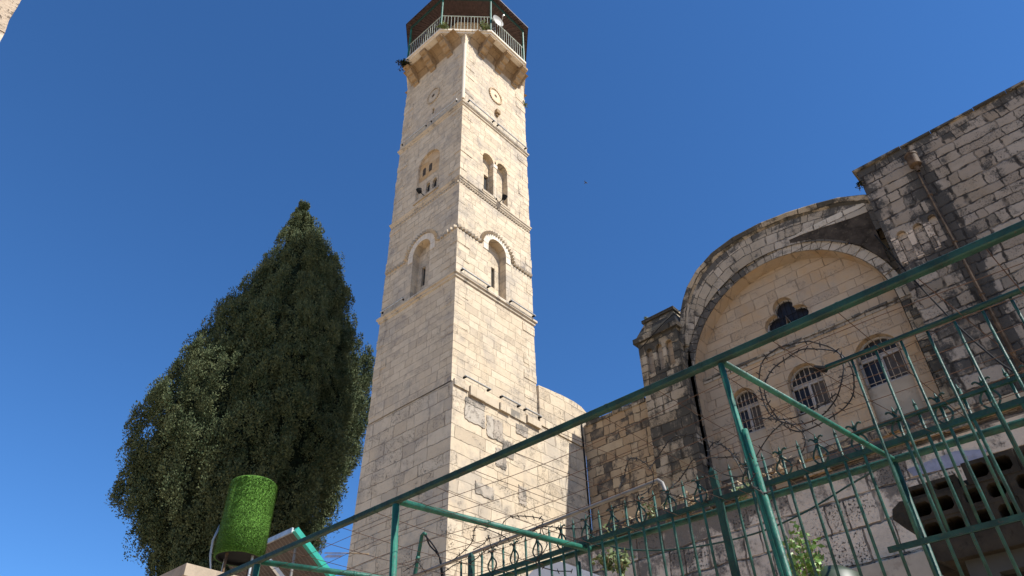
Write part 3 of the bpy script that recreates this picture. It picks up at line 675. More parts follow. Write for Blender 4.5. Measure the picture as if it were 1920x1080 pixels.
for i in range(NE):
    o0, o1, i0, i1 = E_[i], E_[i+1], inner[i], inner[i+1]; l = math.hypot(o1[0]-o0[0], o1[1]-o0[1])
    NR = 3
    for k in range(NR):
        t0, t1 = k/NR, (k+1)/NR; le = lambda a, b, t: (a[0]+(b[0]-a[0])*t, a[1]+(b[1]-a[1])*t)
        q = [le(i0, o0, t0), le(i1, o1, t0), le(i1, o1, t1), le(i0, o0, t1)]
        h0 = math.hypot(o0[0]-i0[0], o0[1]-i0[1]); h1 = math.hypot(o1[0]-i1[0], o1[1]-i1[1])
        gg = (.6 if k == 2 else .05)+1.7*max(0, min(1, (i-36-k*3)/7))*(k < 2)+.6*max(0, (10-i)/10)  # right end is darkened to paint the shade of the hollow
        mb.face([frC(*p, 0) for p in q], uvs=[(L, -h0*(1-t0)), (L+l, -h1*(1-t0)), (L+l, -h1*(1-t1)), (L, -h0*(1-t1))], g=gg)
    L += l
    # moulded coping along the roof line
    nx, nz = (o1[1]-o0[1])/l, -(o1[0]-o0[0])/l
    A = [frC(o0[0]+nx*.20, o0[1]+nz*.20, 0), frC(o0[0]+nx*.14, o0[1]+nz*.14, -.09), frC(o0[0], o0[1], -.16), frC(o0[0]-nx*.04, o0[1]-nz*.04, -.14), frC(o0[0]-nx*.04, o0[1]-nz*.04, 5.)]
    B = [frC(o1[0]+nx*.20, o1[1]+nz*.20, 0), frC(o1[0]+nx*.14, o1[1]+nz*.14, -.09), frC(o1[0], o1[1], -.16), frC(o1[0]-nx*.04, o1[1]-nz*.04, -.14), frC(o1[0]-nx*.04, o1[1]-nz*.04, 5.)]
    for k in range(4): coping.face([A[k], B[k], B[k+1], A[k+1]], uvs=[(L, k*.1), (L+l, k*.1), (L+l, k*.1+.1), (L, k*.1+.1)], g=.55)
arch_wall = mb.build('arch_wall', M['arch'], church); coping.build('arch_coping', M['butt'], church)
# painted sun patch with painted hollow shade below, at the right of the arch
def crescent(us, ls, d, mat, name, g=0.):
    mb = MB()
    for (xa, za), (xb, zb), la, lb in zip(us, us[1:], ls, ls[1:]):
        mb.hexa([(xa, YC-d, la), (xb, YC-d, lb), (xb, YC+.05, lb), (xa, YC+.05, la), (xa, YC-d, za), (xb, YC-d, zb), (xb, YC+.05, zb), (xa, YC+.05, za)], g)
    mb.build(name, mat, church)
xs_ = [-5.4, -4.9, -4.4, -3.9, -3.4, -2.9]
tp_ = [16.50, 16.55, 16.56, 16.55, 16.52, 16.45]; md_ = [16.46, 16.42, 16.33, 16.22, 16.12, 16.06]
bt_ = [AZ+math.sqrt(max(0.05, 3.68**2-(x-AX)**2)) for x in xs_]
crescent(list(zip(xs_, tp_)), md_, .014, M['archlit'], 'painted_sunpatch')
crescent([(x, m-.002) for x, m in zip(xs_, md_)], [min(b_, m-.02) for b_, m in zip(bt_, md_)], .008, M['hollow_shade'], 'shade_field')
mb = MB(); mb.box((-3.07, YC+.56, 9.6), (-2.66, YC+.9, 16.2)); mb.build('arch_backing', M['butt'], church)
# left shoulder beside the buttress
mb = MB(); panel(mb, frC, [(-9.95, Z0), (AX-R1-.02, Z0), (AX-R1-.02, AZ)]+inner[0:1]+[E_[0], (-9.95, 14.3)], g=lambda u, v: .5); mb.build('arch_shoulder', M['butt'], church)
# voussoir ring, recessed, with real joints
mb = MB(); nv = 34; YV = .05
def wedge(a, b, r0, r1, d0, d1, g=0.):
    sub = 2
    for k in range(sub):
        aa, bb = a+(b-a)*k/sub, a+(b-a)*(k+1)/sub
        P = lambda r, t, d: frC(AX+r*math.cos(t), AZ+r*math.sin(t), d)
        mb.hexa([P(r0, aa, d0), P(r1, aa, d0), P(r1, bb, d0), P(r0, bb, d0), P(r0, aa, d1), P(r1, aa, d1), P(r1, bb, d1), P(r0, bb, d1)], g)
for i in range(nv):
    a, b = math.pi*i/nv+.003, math.pi*(i+1)/nv-.003; j = random.uniform(-.015, .015)
    gg = .8 if i > nv*.62 else (.0 if i < nv*.4 else .45)
    wedge(a, b, R0+.02, R1+random.uniform(-.01, .03), YV+j, YV+.5, gg)
mb.build('voussoir_ring', M['arch'], church)
# jambs below the springing
for s_, g_ in ((-1, .5), (1, .35)):
    z = 7.0; mb = MB()
    while z < AZ-.05:
        h = min(random.uniform(.32, .42), AZ-z); a, b = AX+s_*(R0+.02), AX+s_*(R1+random.uniform(.0, .05))
        mb.box((a, YC+YV+random.uniform(-.012, .012), z+.008), (b, YC+YV+.5, z+h-.008), g=g_); z += h
    mb.build('arch_jamb', M['butt'], church)
# soffit moulding (smooth ochre reveal) and tympanum with windows
YT = .55
frT = lambda u, v, d: Vector((u, YC+YT+d, v))
tym = [(AX-R0, 7.0), (AX+R0, 7.0)]+[(AX+R0*math.cos(math.pi*i/40), AZ+R0*math.sin(math.pi*i/40)) for i in range(41)]
WC = [(-8.45, .47), (-6.42, .55), (-4.24, .62)]
wins = [arch(u, hw, 9.55, 11.78, 16, .56) for u, hw in WC]
def trefoil(r=.34, k=1.):
    cs = [(-6.42, 14.56, r), (-6.80, 14.02, r+.03), (-6.02, 14.05, r+.01)]; pts = []
    for i in range(72):
        t = 2*math.pi*i/72; d = Vector((math.cos(t), math.sin(t))); best = 0
        for cx_, cy_, rr in cs:                          # radial ray from the middle to the outline of the three lobes
            o = Vector((-6.42-cx_, 14.2-cy_)); b = o.dot(d); c_ = o.dot(o)-rr*rr; D = b*b-c_
            if D > 0: best = max(best, -b+math.sqrt(D))
        pts.append((-6.42+d.x*best*k, 14.2+d.y*best*k))
    return pts
tre = trefoil()
TRC = [[(x_+r_*math.cos(2*math.pi*i/24), y_+r_*math.sin(2*math.pi*i/24)) for i in range(24)] for x_, y_, r_ in ((-6.42, 14.56, .34), (-6.80, 14.02, .37), (-6.02, 14.05, .35))]+[rect(-6.78, -6.04, 13.86, 14.4)]
mb = MB(); panel(mb, frT, tym, wins+TRC)
for q in wins+[tre]: reveal(mb, frT, q, 0, .28)
reveal(mb, frC, tym, YV, YT)
tymp = mb.build('tympanum', M['tymp'], church)
mb = MB()                                                # thin string course and stained band
x0, x1 = AX-R0, AX+R0
mb.box((x0, YC+YT-.05, 13.08), (x1, YC+YT+.02, 13.17), g=.5); mb.box((x0, YC+YT-.03, 12.98), (x1, YC+YT+.02, 13.08), g=.2)
mb.build('string_course', M['arch'], church)
mb = MB(); x = x0
while x < x1:
    L = random.uniform(.3, .6); mb.box((x, YC+YT-.12-random.uniform(0, .06), 9.30+random.uniform(-.05, .05)), (min(x+L, x1), YC+YT+.02, 9.54+random.uniform(-.04, .03)), g=random.choice((0, .4, .8))); x += L
mb.build('sill_ledge', M['left'], church)
for (u, hw), q in zip(WC, wins):
    zs, zt = 10.84, 11.74
    d = .27
    mb = MB(); panel(mb, frT, rect(u-hw, u+hw, 9.55, zs), off=.16); mb.face([frT(u-hw, zs, .16), frT(u+hw, zs, .16), frT(u+hw, zs, .28), frT(u-hw, zs, .28)]); mb.build('blocked_sill', M['plaster_pale'], church)
    mb = MB(); panel(mb, frT, [(u-hw, zs), (u+hw, zs)]+[(u+hw*math.cos(math.pi*i/14), 11.78+.56*math.sin(math.pi*i/14)) for i in range(15)], off=d); win = mb.build('window', M['glass'], church)
    mb = MB(); mb.face([frT(u-hw*.92, zs+.05, d-.006), frT(u-.02, zs+.05, d-.006), frT(u-.02, zt-.06, d-.006), frT(u-hw*.92, zt-.06, d-.006)]); mb.build('pane', M['glassblue'], win)
    mb = MB(); mb.face([frT(u+.03, zs+.05, d-.006), frT(u+hw*.92, zs+.05, d-.006), frT(u+hw*.92, zt-.06, d-.006), frT(u+.03, zt-.06, d-.006)]); mb.build('pane', M['curtain'], win)
    mb = MB(); fb = lambda a, b, c_, e_: mb.hexa([frT(x_, y_, d-.012) for x_, y_ in rect(a, b, c_, e_)]+[frT(x_, y_, d-.07) for x_, y_ in rect(a, b, c_, e_)])
    fb(u-hw, u-hw*.9, zs, zt); fb(u+hw*.9, u+hw, zs, zt); fb(u-.04, u+.05, zs+.06, zt-.06); fb(u-hw, u+hw, zs, zs+.06); fb(u-hw, u+hw, zt-.06, zt+.07)
    for i in range(14):
        a, b = math.pi*i/14, math.pi*(i+1)/14
        qq = [(u+hw*k*math.cos(t), 11.78+.56*k*math.sin(t)) for k, t in ((1., a), (.9, a), (.9, b), (1., b))]; mb.hexa([frT(x_, y_, d-.012) for x_, y_ in qq]+[frT(x_, y_, d-.07) for x_, y_ in qq])
    mb.build('window_frame', M['winframe'], win)
    mb = MB(); nb_ = 7
    for i in range(nb_):
        x = u-hw*.86+2*hw*.86*i/(nb_-1); zz = 11.78+.52*math.sqrt(max(0, 1-((x-u)/hw)**2))
        mb.tube([frT(x, zs+.03, .15), frT(x, zz, .15)], .011, 5); mb.ball(frT(x, 11.98 if abs(x-u) < hw*.7 else 11.85, .15), .028, 5, 1.8); 
    for z in (zs+.12, zt+.02): mb.tube([frT(u-hw, z, .15), frT(u+hw, z, .15)], .012, 5)
    mb.build('window_grille', M['grille'], win)
mb = MB(); panel(mb, frT, rect(-7.35, -5.55, 13.45, 15.15), off=.27); rose = mb.build('trefoil_window', M['glassblue'], church)
mb = MB()
for k in range(9): 
    x = -7.05+k*.16
    lo = [p for p in tre if abs(p[0]-x) < .09]
    if lo: mb.tube([frT(x, min(p[1] for p in lo)+.02, .2), frT(x, max(p[1] for p in lo)-.02, .2)], .010, 5)
for z in (14.28, 14.02): mb.tube([frT(-7.05, z, .2), frT(-5.78, z, .2)], .012, 5)
mb.build('window_grille', M['black'], rose)
mb = MB(); o2 = trefoil(.34, .93)
for i in range(len(tre)):
    j = (i+1) % len(tre); mb.hexa([frT(*tre[i], .2), frT(*tre[j], .2), frT(*o2[j], .2), frT(*o2[i], .2), frT(*tre[i], .26), frT(*tre[j], .26), frT(*o2[j], .26), frT(*o2[i], .26)])
mb.build('window_frame', M['winframe'], rose)
# right wall with blind niches, coping
YW = 19.36; wx0, wx1, wt = -2.70, 11.0, 17.42; frW = lambda u, v, d: Vector((u, YW+d, v))
nw = [arch(u, .13, 13.5, 14.52, 8) for u in (-2.30, -1.84)]+[arch(-1.42, .11, 13.7, 14.6, 8)]
mb = MB()
def gw(u, v): return 2.2*math.exp(-((u+1.12)/.26)**2)*(1 if v < 16.3 else 0)+.9*math.exp(-(wt-v)/.45)+1.0*math.exp(-(u-wx0)/.10)+(.7*math.exp(-((v-13.3)/.25)**2) if u < -1 else 0)
gridpanel(mb, frW, wx0, 2.66, Z0, wt, .12, .5, nw, gw); panel(mb, frW, rect(2.66, wx1, Z0, wt))
for q in nw: reveal(mb, frW, q, 0, .14)
mb.face([(wx0, YW, Z0), (wx0, YW+6, Z0), (wx0, YW+6, wt), (wx0, YW, wt)], g=.6)
mb.face([(wx1, YW, Z0), (wx1, YW+6, Z0), (wx1, YW+6, wt), (wx1, YW, wt)])
rw = mb.build('right_wall', M['wall'], church)
mb = MB()
for q in nw: panel(mb, frW, q, off=.135)
for u in (-2.52,-2.07,-1.6): mb.box((u-.09, YW-.012, 13.55), (u+.09, YW+.05, 14.5))
mb.build('blind_niche', M['retain'], rw)
mb = MB(); x = wx0-.1
while x < wx1:
    L = random.uniform(.8, 1.5); mb.box((x, YW-.06-random.uniform(0, .03), wt), (x+L-.012, YW+.7, wt+.08+random.uniform(0, .02)), g=.7); x += L
mb.build('roof_coping', M['butt'], church)
mb = MB(); mb.tube([(-1.18, YW-.13, 16.25), (-1.18, YW-.13, 3.)], .055, 12)
for z in (15.2, 13.4, 11.6, 9.8): mb.tube([(-1.18, YW-.13, z), (-1.18, YW-.13, z+.05)], .068, 12)
pipe = mb.build('downpipe', M['brown'], church, True)
mb = MB(); mb.lathe((-1.15, YW-.19, 0), [(.05, 16.18), (.07, 16.36), (.165, 16.43), (.165, 16.80), (.18, 16.80), (.18, 16.87), (.15, 16.87), (.15, 16.6), (0, 16.6)], 24); mb.build('hopper', M['brown'], pipe)
mb = MB(); mb.box((-9.9, YC+5, Z0), (wx1, YC+5.4, 16.0)); mb.box((-14.3, YC+5, Z0), (-9.9, YC+5.4, 12.9)); mb.build('rear_wall', M['left'], church)
tuft('wall_plant', (-2.75, YW+.0, 17.0), 24, .05, .16, M['darkleaf'], 'dark weed hanging from the corner of the right church wall', 'plant', .35, .06)
# ------------------------------------------------------------------ retaining wall
mb = MB(); frK = lambda u, v, d: Vector((u, 12.0+d, v)); n = 40
topk = [(6-15.2*i/n, 5.48+.10*noise.noise((i*.9, 0, 0))) for i in range(n+1)]
gridpanel(mb, frK, -9.2, 6, Z0, 5.2, .4, .4, [], lambda u, v: 1.2*math.exp(-(5.3-v)/.35)+.4*max(0, min(1, (-4.5-u)/3)))
panel(mb, frK, [(-9.2, 5.2), (6, 5.2)]+topk, g=lambda u, v: 1.4)
for i in range(n): (a, b), (c_, d_) = topk[i], topk[i+1]; mb.face([(a, 12., b), (c_, 12., d_), (c_, 12.7, d_+.02), (a, 12.7, b+.02)], g=.8)
mb.face([(-9.2, 12., Z0), (-9.2, 12.7, Z0), (-9.2, 12.7, 5.5), (-9.2, 12., 5.5)])
ret = thing('retaining_wall', (0, 12, GZ), 'pale pitted stone retaining wall below the church, behind the spiked fence', 'wall')
mb.build('wall', M['retain'], ret)
mb = MB(); x = -9.15
while x < 5.9:
    L = random.uniform(.3, .7); mb.box((x, 11.93-random.uniform(0, .05), 5.26+random.uniform(-.1, .06)), (x+L, 12.25, 5.5+random.uniform(-.05, .12)), g=random.choice((0, .3, .6))); x += L
mb.build('mossy_coping', M['left'], ret)
mb = MB(); z_ = at_y(1690, 1048, 12).z; mb.box((-6.6, 11.9, Z0), (6, 12.0, z_)); mb.build('plaster_base', M['plaster'], ret)
mb = MB(); q = [at_y(*p, 11.985) for p in ((1700, 880), (1790, 846), (1850, 842), (1846, 862), (1712, 893))]; mb.face(q); mb.build('blue_wash', M['bluewash'], ret, weld=False)
for k, (px, py) in enumerate(((1185, 985), (1230, 965), (1300, 948), (1395, 925), (1465, 890), (1150, 1005))):
    tuft('dry_plant', at_y(px, py+8, 11.9), 16, .5, .35, M['dryleaf'] if k % 2 == 0 else M['weed'], 'dry straggly weed hanging from the mossy retaining wall edge', 'plant', .5, .07, 'weeds along the retaining wall edge')
# ------------------------------------------------------------------ hollow block shed at lower right
YS = 6.6
shed = thing('block_shed', (-.5, YS, GZ), 'dark shed with broken hollow concrete blocks along its slab edge, behind the bars', 'shed')
def hollow_block(x, z, wd=.39, h=.19, dep=.3, holes=2):
    mb = MB(); fr = lambda u, v, d: Vector((u, YS+d, v)); hs = []
    cw = (wd-.045*(holes+1))/holes
    for k in range(holes):
        a = x+.045+k*(cw+.045); c = .025
        hs.append([(a+c, z+.035), (a+cw-c, z+.035), (a+cw, z+.035+c), (a+cw, z+h-.04-c), (a+cw-c, z+h-.04), (a+c, z+h-.04), (a, z+h-.04-c), (a, z+.035+c)])
    j = random.uniform(-.012, .012)
    panel(mb, fr, rect(x, x+wd-.008, z, z+h-.008), hs, off=j)
    for q in hs: reveal(mb, fr, q, j, dep)
    reveal(mb, fr, rect(x, x+wd-.008, z, z+h-.008), j, dep)
    for q in hs: panel(mb, fr, q, off=dep)
    mb.build('hollow_block', M['concrete'], shed)
for r_, (z, x0) in enumerate(((2.09, -1.585), (2.265, -1.60), (2.44, -1.10))):
    x = x0
    while x < 1.6: hollow_block(x, z); x += .385
hollow_block(-1.60, 2.44, .44, .13, .3, 2)
mb = MB()
ex = [(-1.64, 2.47), (-1.72, 2.42), (-1.74, 2.34), (-1.67, 2.26), (-1.61, 2.2), (-1.6, 2.09), (-1.56, 1.99), (-1.48, 1.93), (1.6, 1.93), (1.6, 2.085), (-1.585, 2.085), (-1.59, 2.26), (-1.605, 2.27), (-1.605, 2.46)]
mb.prism([(a, YS+.005, b) for a, b in ex], (0, .3, 0)); mb.box((-1.6, YS+.3, 1.93), (1.6, YS+2.5, 2.6)); mb.build('slab_edge', M['concrete'], shed)
mb = MB(); frS = lambda u, v, d: Vector((u, YS+.10+d, v)); wq = rect(-1.16, -.45, 1.25, 1.80)
panel(mb, frS, rect(-1.36, 1.6, Z0, 1.93), [wq]); reveal(mb, frS, wq, 0, .12); mb.face([frS(-1.36, Z0, 0), frS(-1.36, 1.93, 0), frS(-1.36, 1.93, 2.3), frS(-1.36, Z0, 2.3)])
mb.build('wall', M['greyplaster'], shed)
mb = MB(); panel(mb, frS, wq, off=.12); wn_ = mb.build('window', M['opening_dark'], shed)  # near-black back stands for the darkness of a deep opening
# ------------------------------------------------------------------ cypress
def cypress():
    T = Vector((-28.0, 13.57, 0)); d = Vector((T.x, T.y, 0)).normalized(); lat = Vector((d.y, -d.x, 0)); dist = Vector((T.x, T.y, 0)).length
    def un(px, py):
        v = ray(px, py); k = dist/(v.x*d.x+v.y*d.y); q = v*k; return (q.x*lat.x+q.y*lat.y, q.z)
    z2 = lambda l: [un(200+a*.6574, 370+b*.6574) for a, b in l]
    rs = z2([(547, 15), (575, 45), (606, 40), (618, 100), (625, 150), (660, 190), (675, 240), (690, 320), (705, 380), (712, 430), (742, 480), (757, 540), (750, 600), (737, 670), (722, 760), (700, 830), (665, 900), (640, 960), (610, 1010), (560, 1060), (540, 1150), (520, 1300)])
    ls = z2([(540, 15), (510, 60), (485, 120), (450, 180), (400, 240), (365, 290), (325, 335), (280, 380), (245, 430), (190, 480), (150, 530), (115, 590), (65, 650), (60, 710), (42, 750), (40, 800), (15, 850), (55, 910), (68, 1000), (110, 1060), (150, 1150), (220, 1300)])
    rs.sort(key=lambda p: p[1]); ls.sort(key=lambda p: p[1])
    zr = np.array([p[1] for p in rs]); xr = np.array([p[0] for p in rs]); zl = np.array([p[1] for p in ls]); xl = np.array([p[0] for p in ls])
    ztop = max(zr.max(), zl.max()); zbot = max(zr.min(), zl.min())
    t = thing('cypress_tree', (T.x, T.y, GZ), 'large dense dark cypress tree standing left of the minaret', 'tree')
    mb = MB(); base = Vector((T.x, T.y, GZ)); mb.tube([base, base+Vector((.1, 0, 3)), base+Vector((.0, .1, 8)), base+Vector((.1, 0, 13)), base+Vector((0, 0, ztop-3))], .42, 12, r2=.06)
    trunk = mb.build('trunk', M['bark'], t, True)
    mb = MB()
    for i in range(26):
        mb = MB(); z = random.uniform(zbot, ztop-7); a = random.uniform(0, 6.28); L = random.uniform(1., 1.8)
        p = Vector((T.x, T.y, z)); mb.tube([p, p+Vector((math.cos(a)*L*.5, math.sin(a)*L*.5, L*.5)), p+Vector((math.cos(a)*L, math.sin(a)*L, L*1.3))], .07, 5, r2=.02); mb.build('limb', M['bark'], t)
    # knobbly clumps of sprays over the crown's surface
    NC = 9000
    zz = zbot+(ztop-zbot)*rng.random(NC*3)
    a = (np.interp(zz, zr, xr)-np.interp(zz, zl, xl))/2
    zz = zz[rng.random(NC*3) < np.clip(a/4.2, .10, 1)][:NC]
    l, r = np.interp(zz, zl, xl), np.interp(zz, zr, xr); a = (r-l)/2; cen = (l+r)/2
    ph = rng.random(len(zz))*2*np.pi
    lob = np.array([noise.noise((2.2*math.cos(p), 2.2*math.sin(p), z*.33)) for p, z in zip(ph, zz)])
    lob2 = np.array([noise.noise((6.*math.cos(p)+9, 6.*math.sin(p), z*.6)) for p, z in zip(ph, zz)])
    lob3 = np.array([noise.noise((13.*math.cos(p)+4, 13.*math.sin(p), z*.95)) for p, z in zip(ph, zz)])
    plume = np.array([1-2*abs(noise.noise((4.6*math.cos(p), 4.6*math.sin(p), z*.13))) for p, z in zip(ph, zz)])
    tier = np.array([(z*.40+1.1*noise.noise((1.6*math.cos(p)+5, 1.6*math.sin(p), z*.08))) % 1.0 for p, z in zip(ph, zz)])
    rad = (a*.95-.30)*(1+.12*lob)*(1+.17*(tier-.5))+.75*(plume-.62)*np.minimum(1, a/1.5)+(.42*lob2+.42*lob3)*np.minimum(1, a/1.3)-.35*rng.random(len(zz))**2*np.minimum(1, a/2)
    sx = cen+rad*np.cos(ph); sy = .86*rad*np.sin(ph)
    C0 = np.stack([sx*lat.x+sy*d.x+d.x*dist, sx*lat.y+sy*d.y+d.y*dist, zz], 1)
    out = np.stack([np.cos(ph)*lat.x+np.sin(ph)*d.x, np.cos(ph)*lat.y+np.sin(ph)*d.y, np.zeros(len(zz))+.35], 1)
    cs = rng.uniform(.10, .32, len(zz))*np.clip(a/1.6, .38, 1)
    K = 78
    U = rng.normal(0, 1, (len(zz)*K, 3)); U /= np.linalg.norm(U, axis=1)[:, None]
    out = np.repeat(out, K, 0); U += out*.55; U /= np.linalg.norm(U, axis=1)[:, None]
    csr = np.repeat(cs, K)[:, None]*rng.uniform(.55, 1.08, (len(U), 1))
    P = np.repeat(C0, K, 0)+U*csr*np.array([.9, .9, 2.0]); n = len(P)
    D = U*.8+np.array([0, 0, .75])+rng.normal(0, .4, (n, 3)); D /= np.linalg.norm(D, axis=1)[:, None]
    Q = rng.normal(0, 1, (n, 3)); S_ = np.cross(D, U+.45*Q); S_ /= np.linalg.norm(S_, axis=1)[:, None]
    L = rng.uniform(.05, .12, (n, 1)); W = L*rng.uniform(.2, .34, (n, 1))
    V = np.stack([P, P+D*L*.55+S_*W, P+D*L, P+D*L*.55-S_*W], 1).reshape(-1, 3)-np.array([T.x, T.y, GZ])
    me = bpy.data.meshes.new('crown'); me.vertices.add(len(V)); me.vertices.foreach_set('co', V.ravel().astype(np.float32))
    me.loops.add(len(V)); me.loops.foreach_set('vertex_index', np.arange(len(V), dtype=np.int32))
    me.polygons.add(n); me.polygons.foreach_set('loop_start', np.arange(0, len(V), 4, dtype=np.int32)); me.update(calc_edges=True)
    me.materials.append(M['cypress']); o = bpy.data.objects.new('crown', me); COL.objects.link(o); o.parent = t; o['_o'] = t['_o']
    # dark inner mass of twigs
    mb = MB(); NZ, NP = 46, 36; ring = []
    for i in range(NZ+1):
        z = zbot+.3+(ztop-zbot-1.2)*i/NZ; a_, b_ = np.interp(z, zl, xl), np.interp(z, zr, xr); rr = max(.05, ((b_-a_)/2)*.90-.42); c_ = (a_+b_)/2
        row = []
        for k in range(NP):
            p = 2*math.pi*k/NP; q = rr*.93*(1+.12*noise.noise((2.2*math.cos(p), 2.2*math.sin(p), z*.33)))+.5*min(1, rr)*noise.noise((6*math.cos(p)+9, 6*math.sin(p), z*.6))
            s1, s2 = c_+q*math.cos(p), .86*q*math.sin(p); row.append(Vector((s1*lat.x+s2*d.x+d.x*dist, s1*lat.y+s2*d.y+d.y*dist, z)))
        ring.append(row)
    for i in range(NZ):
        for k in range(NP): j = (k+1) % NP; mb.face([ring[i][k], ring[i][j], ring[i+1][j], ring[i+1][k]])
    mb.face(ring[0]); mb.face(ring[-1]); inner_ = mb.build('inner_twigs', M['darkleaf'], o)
cypress()
# ------------------------------------------------------------------ roof corner with turf drum and canopy, lower left
WX, WY, WZ = -8.85, 4.0, 3.06
hut = thing('flat_roofed_hut', (-10.5, 5.5, GZ), 'low flat-roofed stone building corner under the turf-wrapped drum', 'building')
mb = MB(); mb.box((-14, WY, GZ), (WX, 8.6, WZ-.14)); mb.build('wall', M['near'], hut)
mb = MB(); mb.box((-14.02, WY-.03, WZ-.14), (WX+.03, 8.63, WZ)); mb.build('roof_slab', M['plaster'], hut)
dc = Vector((-9.42, 4.92, 0)); db, dt = 3.48, 4.52
drum = thing('turf_drum', (dc.x, dc.y, WZ), 'upright drum wrapped in bright green artificial turf on a small stand', 'drum')
rad_ = .315
mb = MB(); mb.lathe((dc.x, dc.y, 0), [(rad_-.02, db), (rad_, db-.0), (rad_+.006, db+.4), (rad_, dt), (rad_-.02, dt+.02), (0, dt+.03)], 48)
jac = mb.build('turf_jacket', M['turf'], drum, True)
# blades of the turf, standing off the surface
nbl = 15000; th = rng.random(nbl)*2*np.pi; zz = db+(dt-db)*rng.random(nbl); nr = np.stack([np.cos(th), np.sin(th), np.zeros(nbl)], 1); tg = np.stack([-np.sin(th), np.cos(th), np.zeros(nbl)], 1)
P = nr*rad_+np.stack([np.zeros(nbl)]*2+[zz], 1); D = nr+rng.normal(0, .5, (nbl, 3)); D /= np.linalg.norm(D, axis=1)[:, None]; Wd = tg*.0045
V = np.stack([P-Wd, P+Wd, P+D*.024], 1).reshape(-1, 3)+np.array([0, 0, -WZ])
me = bpy.data.meshes.new('turf_blades'); me.vertices.add(len(V)); me.vertices.foreach_set('co', V.ravel().astype(np.float32)); me.loops.add(len(V)); me.loops.foreach_set('vertex_index', np.arange(len(V), dtype=np.int32))
me.polygons.add(nbl); me.polygons.foreach_set('loop_start', np.arange(0, len(V), 3, dtype=np.int32)); me.update(calc_edges=True); me.materials.append(M['turf'])
ob = bpy.data.objects.new('turf_blades', me); COL.objects.link(ob); ob.parent = drum; ob['_o'] = (0, 0, 0)
mb = MB(); mb.lathe((dc.x, dc.y, 0), [(0, db+.03), (rad_-.05, db+.03), (rad_-.05, db+.0), (rad_-.02, db)], 32); mb.build('drum_bottom', M['black'], drum)
for k in range(4):
    a = R(20+90*k); p = dc+Vector((math.cos(a)*.23, math.sin(a)*.23, WZ)); mb = MB(); mb.tube([p, Vector((p.x, p.y, db+.05))], .018, 8); mb.build('leg', M['brown'] if k % 2 else M['steel'], drum)
hs = thing('hose_loop', (dc.x-.33, dc.y-.1, WZ), 'loops of pale hose hanging on the left side of the turf drum', 'hose')
mb = MB()
for k in range(2): mb.tube([dc+Vector((-.24-.02*k, -.24, 3.9+.05*k)), dc+Vector((-.30-.03*k, -.26, 3.75)), dc+Vector((-.31-.03*k, -.24, 3.55)), dc+Vector((-.27, -.2, 3.3)), dc+Vector((-.2, -.15, WZ+.02))], .009, 6)
mb.build('hose', M['steel'], hs, True)
cp = at_y(551, 994, 7.0); e_ = at_x(617, 1080, cp.x); sl_ = (e_-cp); Lx = 2.3
can = thing('awning', (cp.x-.8, 7.4, WZ), 'small sloping awning with a teal edge and brown corrugated underside', 'awning')
mb = MB(); n = 46; nrm = Vector((1, 0, 0)).cross(sl_).normalized()
for i in range(n):
    a, b = i/n, (i+1)/n; h0, h1 = (.012 if i % 2 else 0), (.012 if (i+1) % 2 else 0)
    A, B = cp+Vector((-Lx*a, 0, 0))+nrm*h0, cp+Vector((-Lx*b, 0, 0))+nrm*h1; s2 = sl_*2.0
    mb.face([A, B, B+s2, A+s2]); mb.face([A+nrm*.006, B+nrm*.006, B+s2+nrm*.006, A+s2+nrm*.006])
mb.build('corrugated_sheet', M['sheet'], can)
mb = MB(); mb.obox(cp+nrm*-.05, sl_*2, Vector((.09, 0, 0)), nrm*.1); mb.build('teal_fascia', M['teal'], can)
mb = MB(); mb.obox(cp+Vector((0, -.04, -.05)), Vector((-Lx, 0, 0)), Vector((0, .035, 0)), Vector((0, 0, .09))); mb.build('ridge_board', M['steel'], can)
mb = MB(); q = at_y(500, 1043, 6.9); mb.obox(q, sl_*1.6, Vector((.07, 0, 0)), Vector((0, .0, -.09))); mb.build('white_rafter', M['whitep'], can)
for dx in (-.2, -1.6):
    for k in (.25, 1.6):
        p = cp+Vector((dx, 0, 0))+sl_*k; mb = MB(); mb.tube([p, Vector((p.x, p.y, WZ))], .025, 8); mb.build('post', M['greypipe'], can)
# dry frond poking out between tree and tower
f0 = at_y(648, 1037, 11.5); f1 = at_y(618, 1037, 11.4)
fr_ = thing('dry_palm_frond', f0, 'dry brown palm frond poking out beside the tower foot', 'palm frond')
mb = MB(); mb.tube([f0+Vector((.6, .3, -.1)), f0, f1], .02, 5, r2=.006); mb.build('frond_stalk', M['dryleaf'], fr_)
mb = MB()
for k in range(16):
    p = f0.lerp(f1, k/16); s_ = 1 if k % 2 else -1; mb.face([p, p+Vector((-.18, -.05, .05*s_)), p+Vector((-.26, -.05, .07*s_-.03))])
mb.build('frond_leaves', M['dryleaf'], fr_, weld=False)
# ------------------------------------------------------------------ near building, top left
pa, pb = at_x(42, -5, -3.6), at_x(-4, 98, -3.6); dv = pb-pa
nb0 = thing('stone_house', (-4, pa.y-1.5, GZ), 'rough sunlit stone edge of a near house in the top left corner', 'building')
mb = MB(); q0, q1 = pa-dv*3., pb+dv*0.9
pr2 = [q1, q0]; 
N_ = 20; edge = [q1.lerp(q0, i/N_)+Vector((0, random.uniform(-.015, .015), 0)) for i in range(N_+1)]
poly = [Vector((-3.6, q1.y-3.0, q1.z-2))]+[Vector((-3.6, q1.y, q1.z))]+edge+[Vector((-3.6, q0.y-3.0, q0.z))]
mb.prism([(-3.6, -6., GZ), (-3.6, q1.y-.5, GZ)]+[(p.x, p.y, p.z) for p in edge]+[(-3.6, -6., q0.z)], (-5, 0, 0))
mb.build('wall', M['near'], nb0)
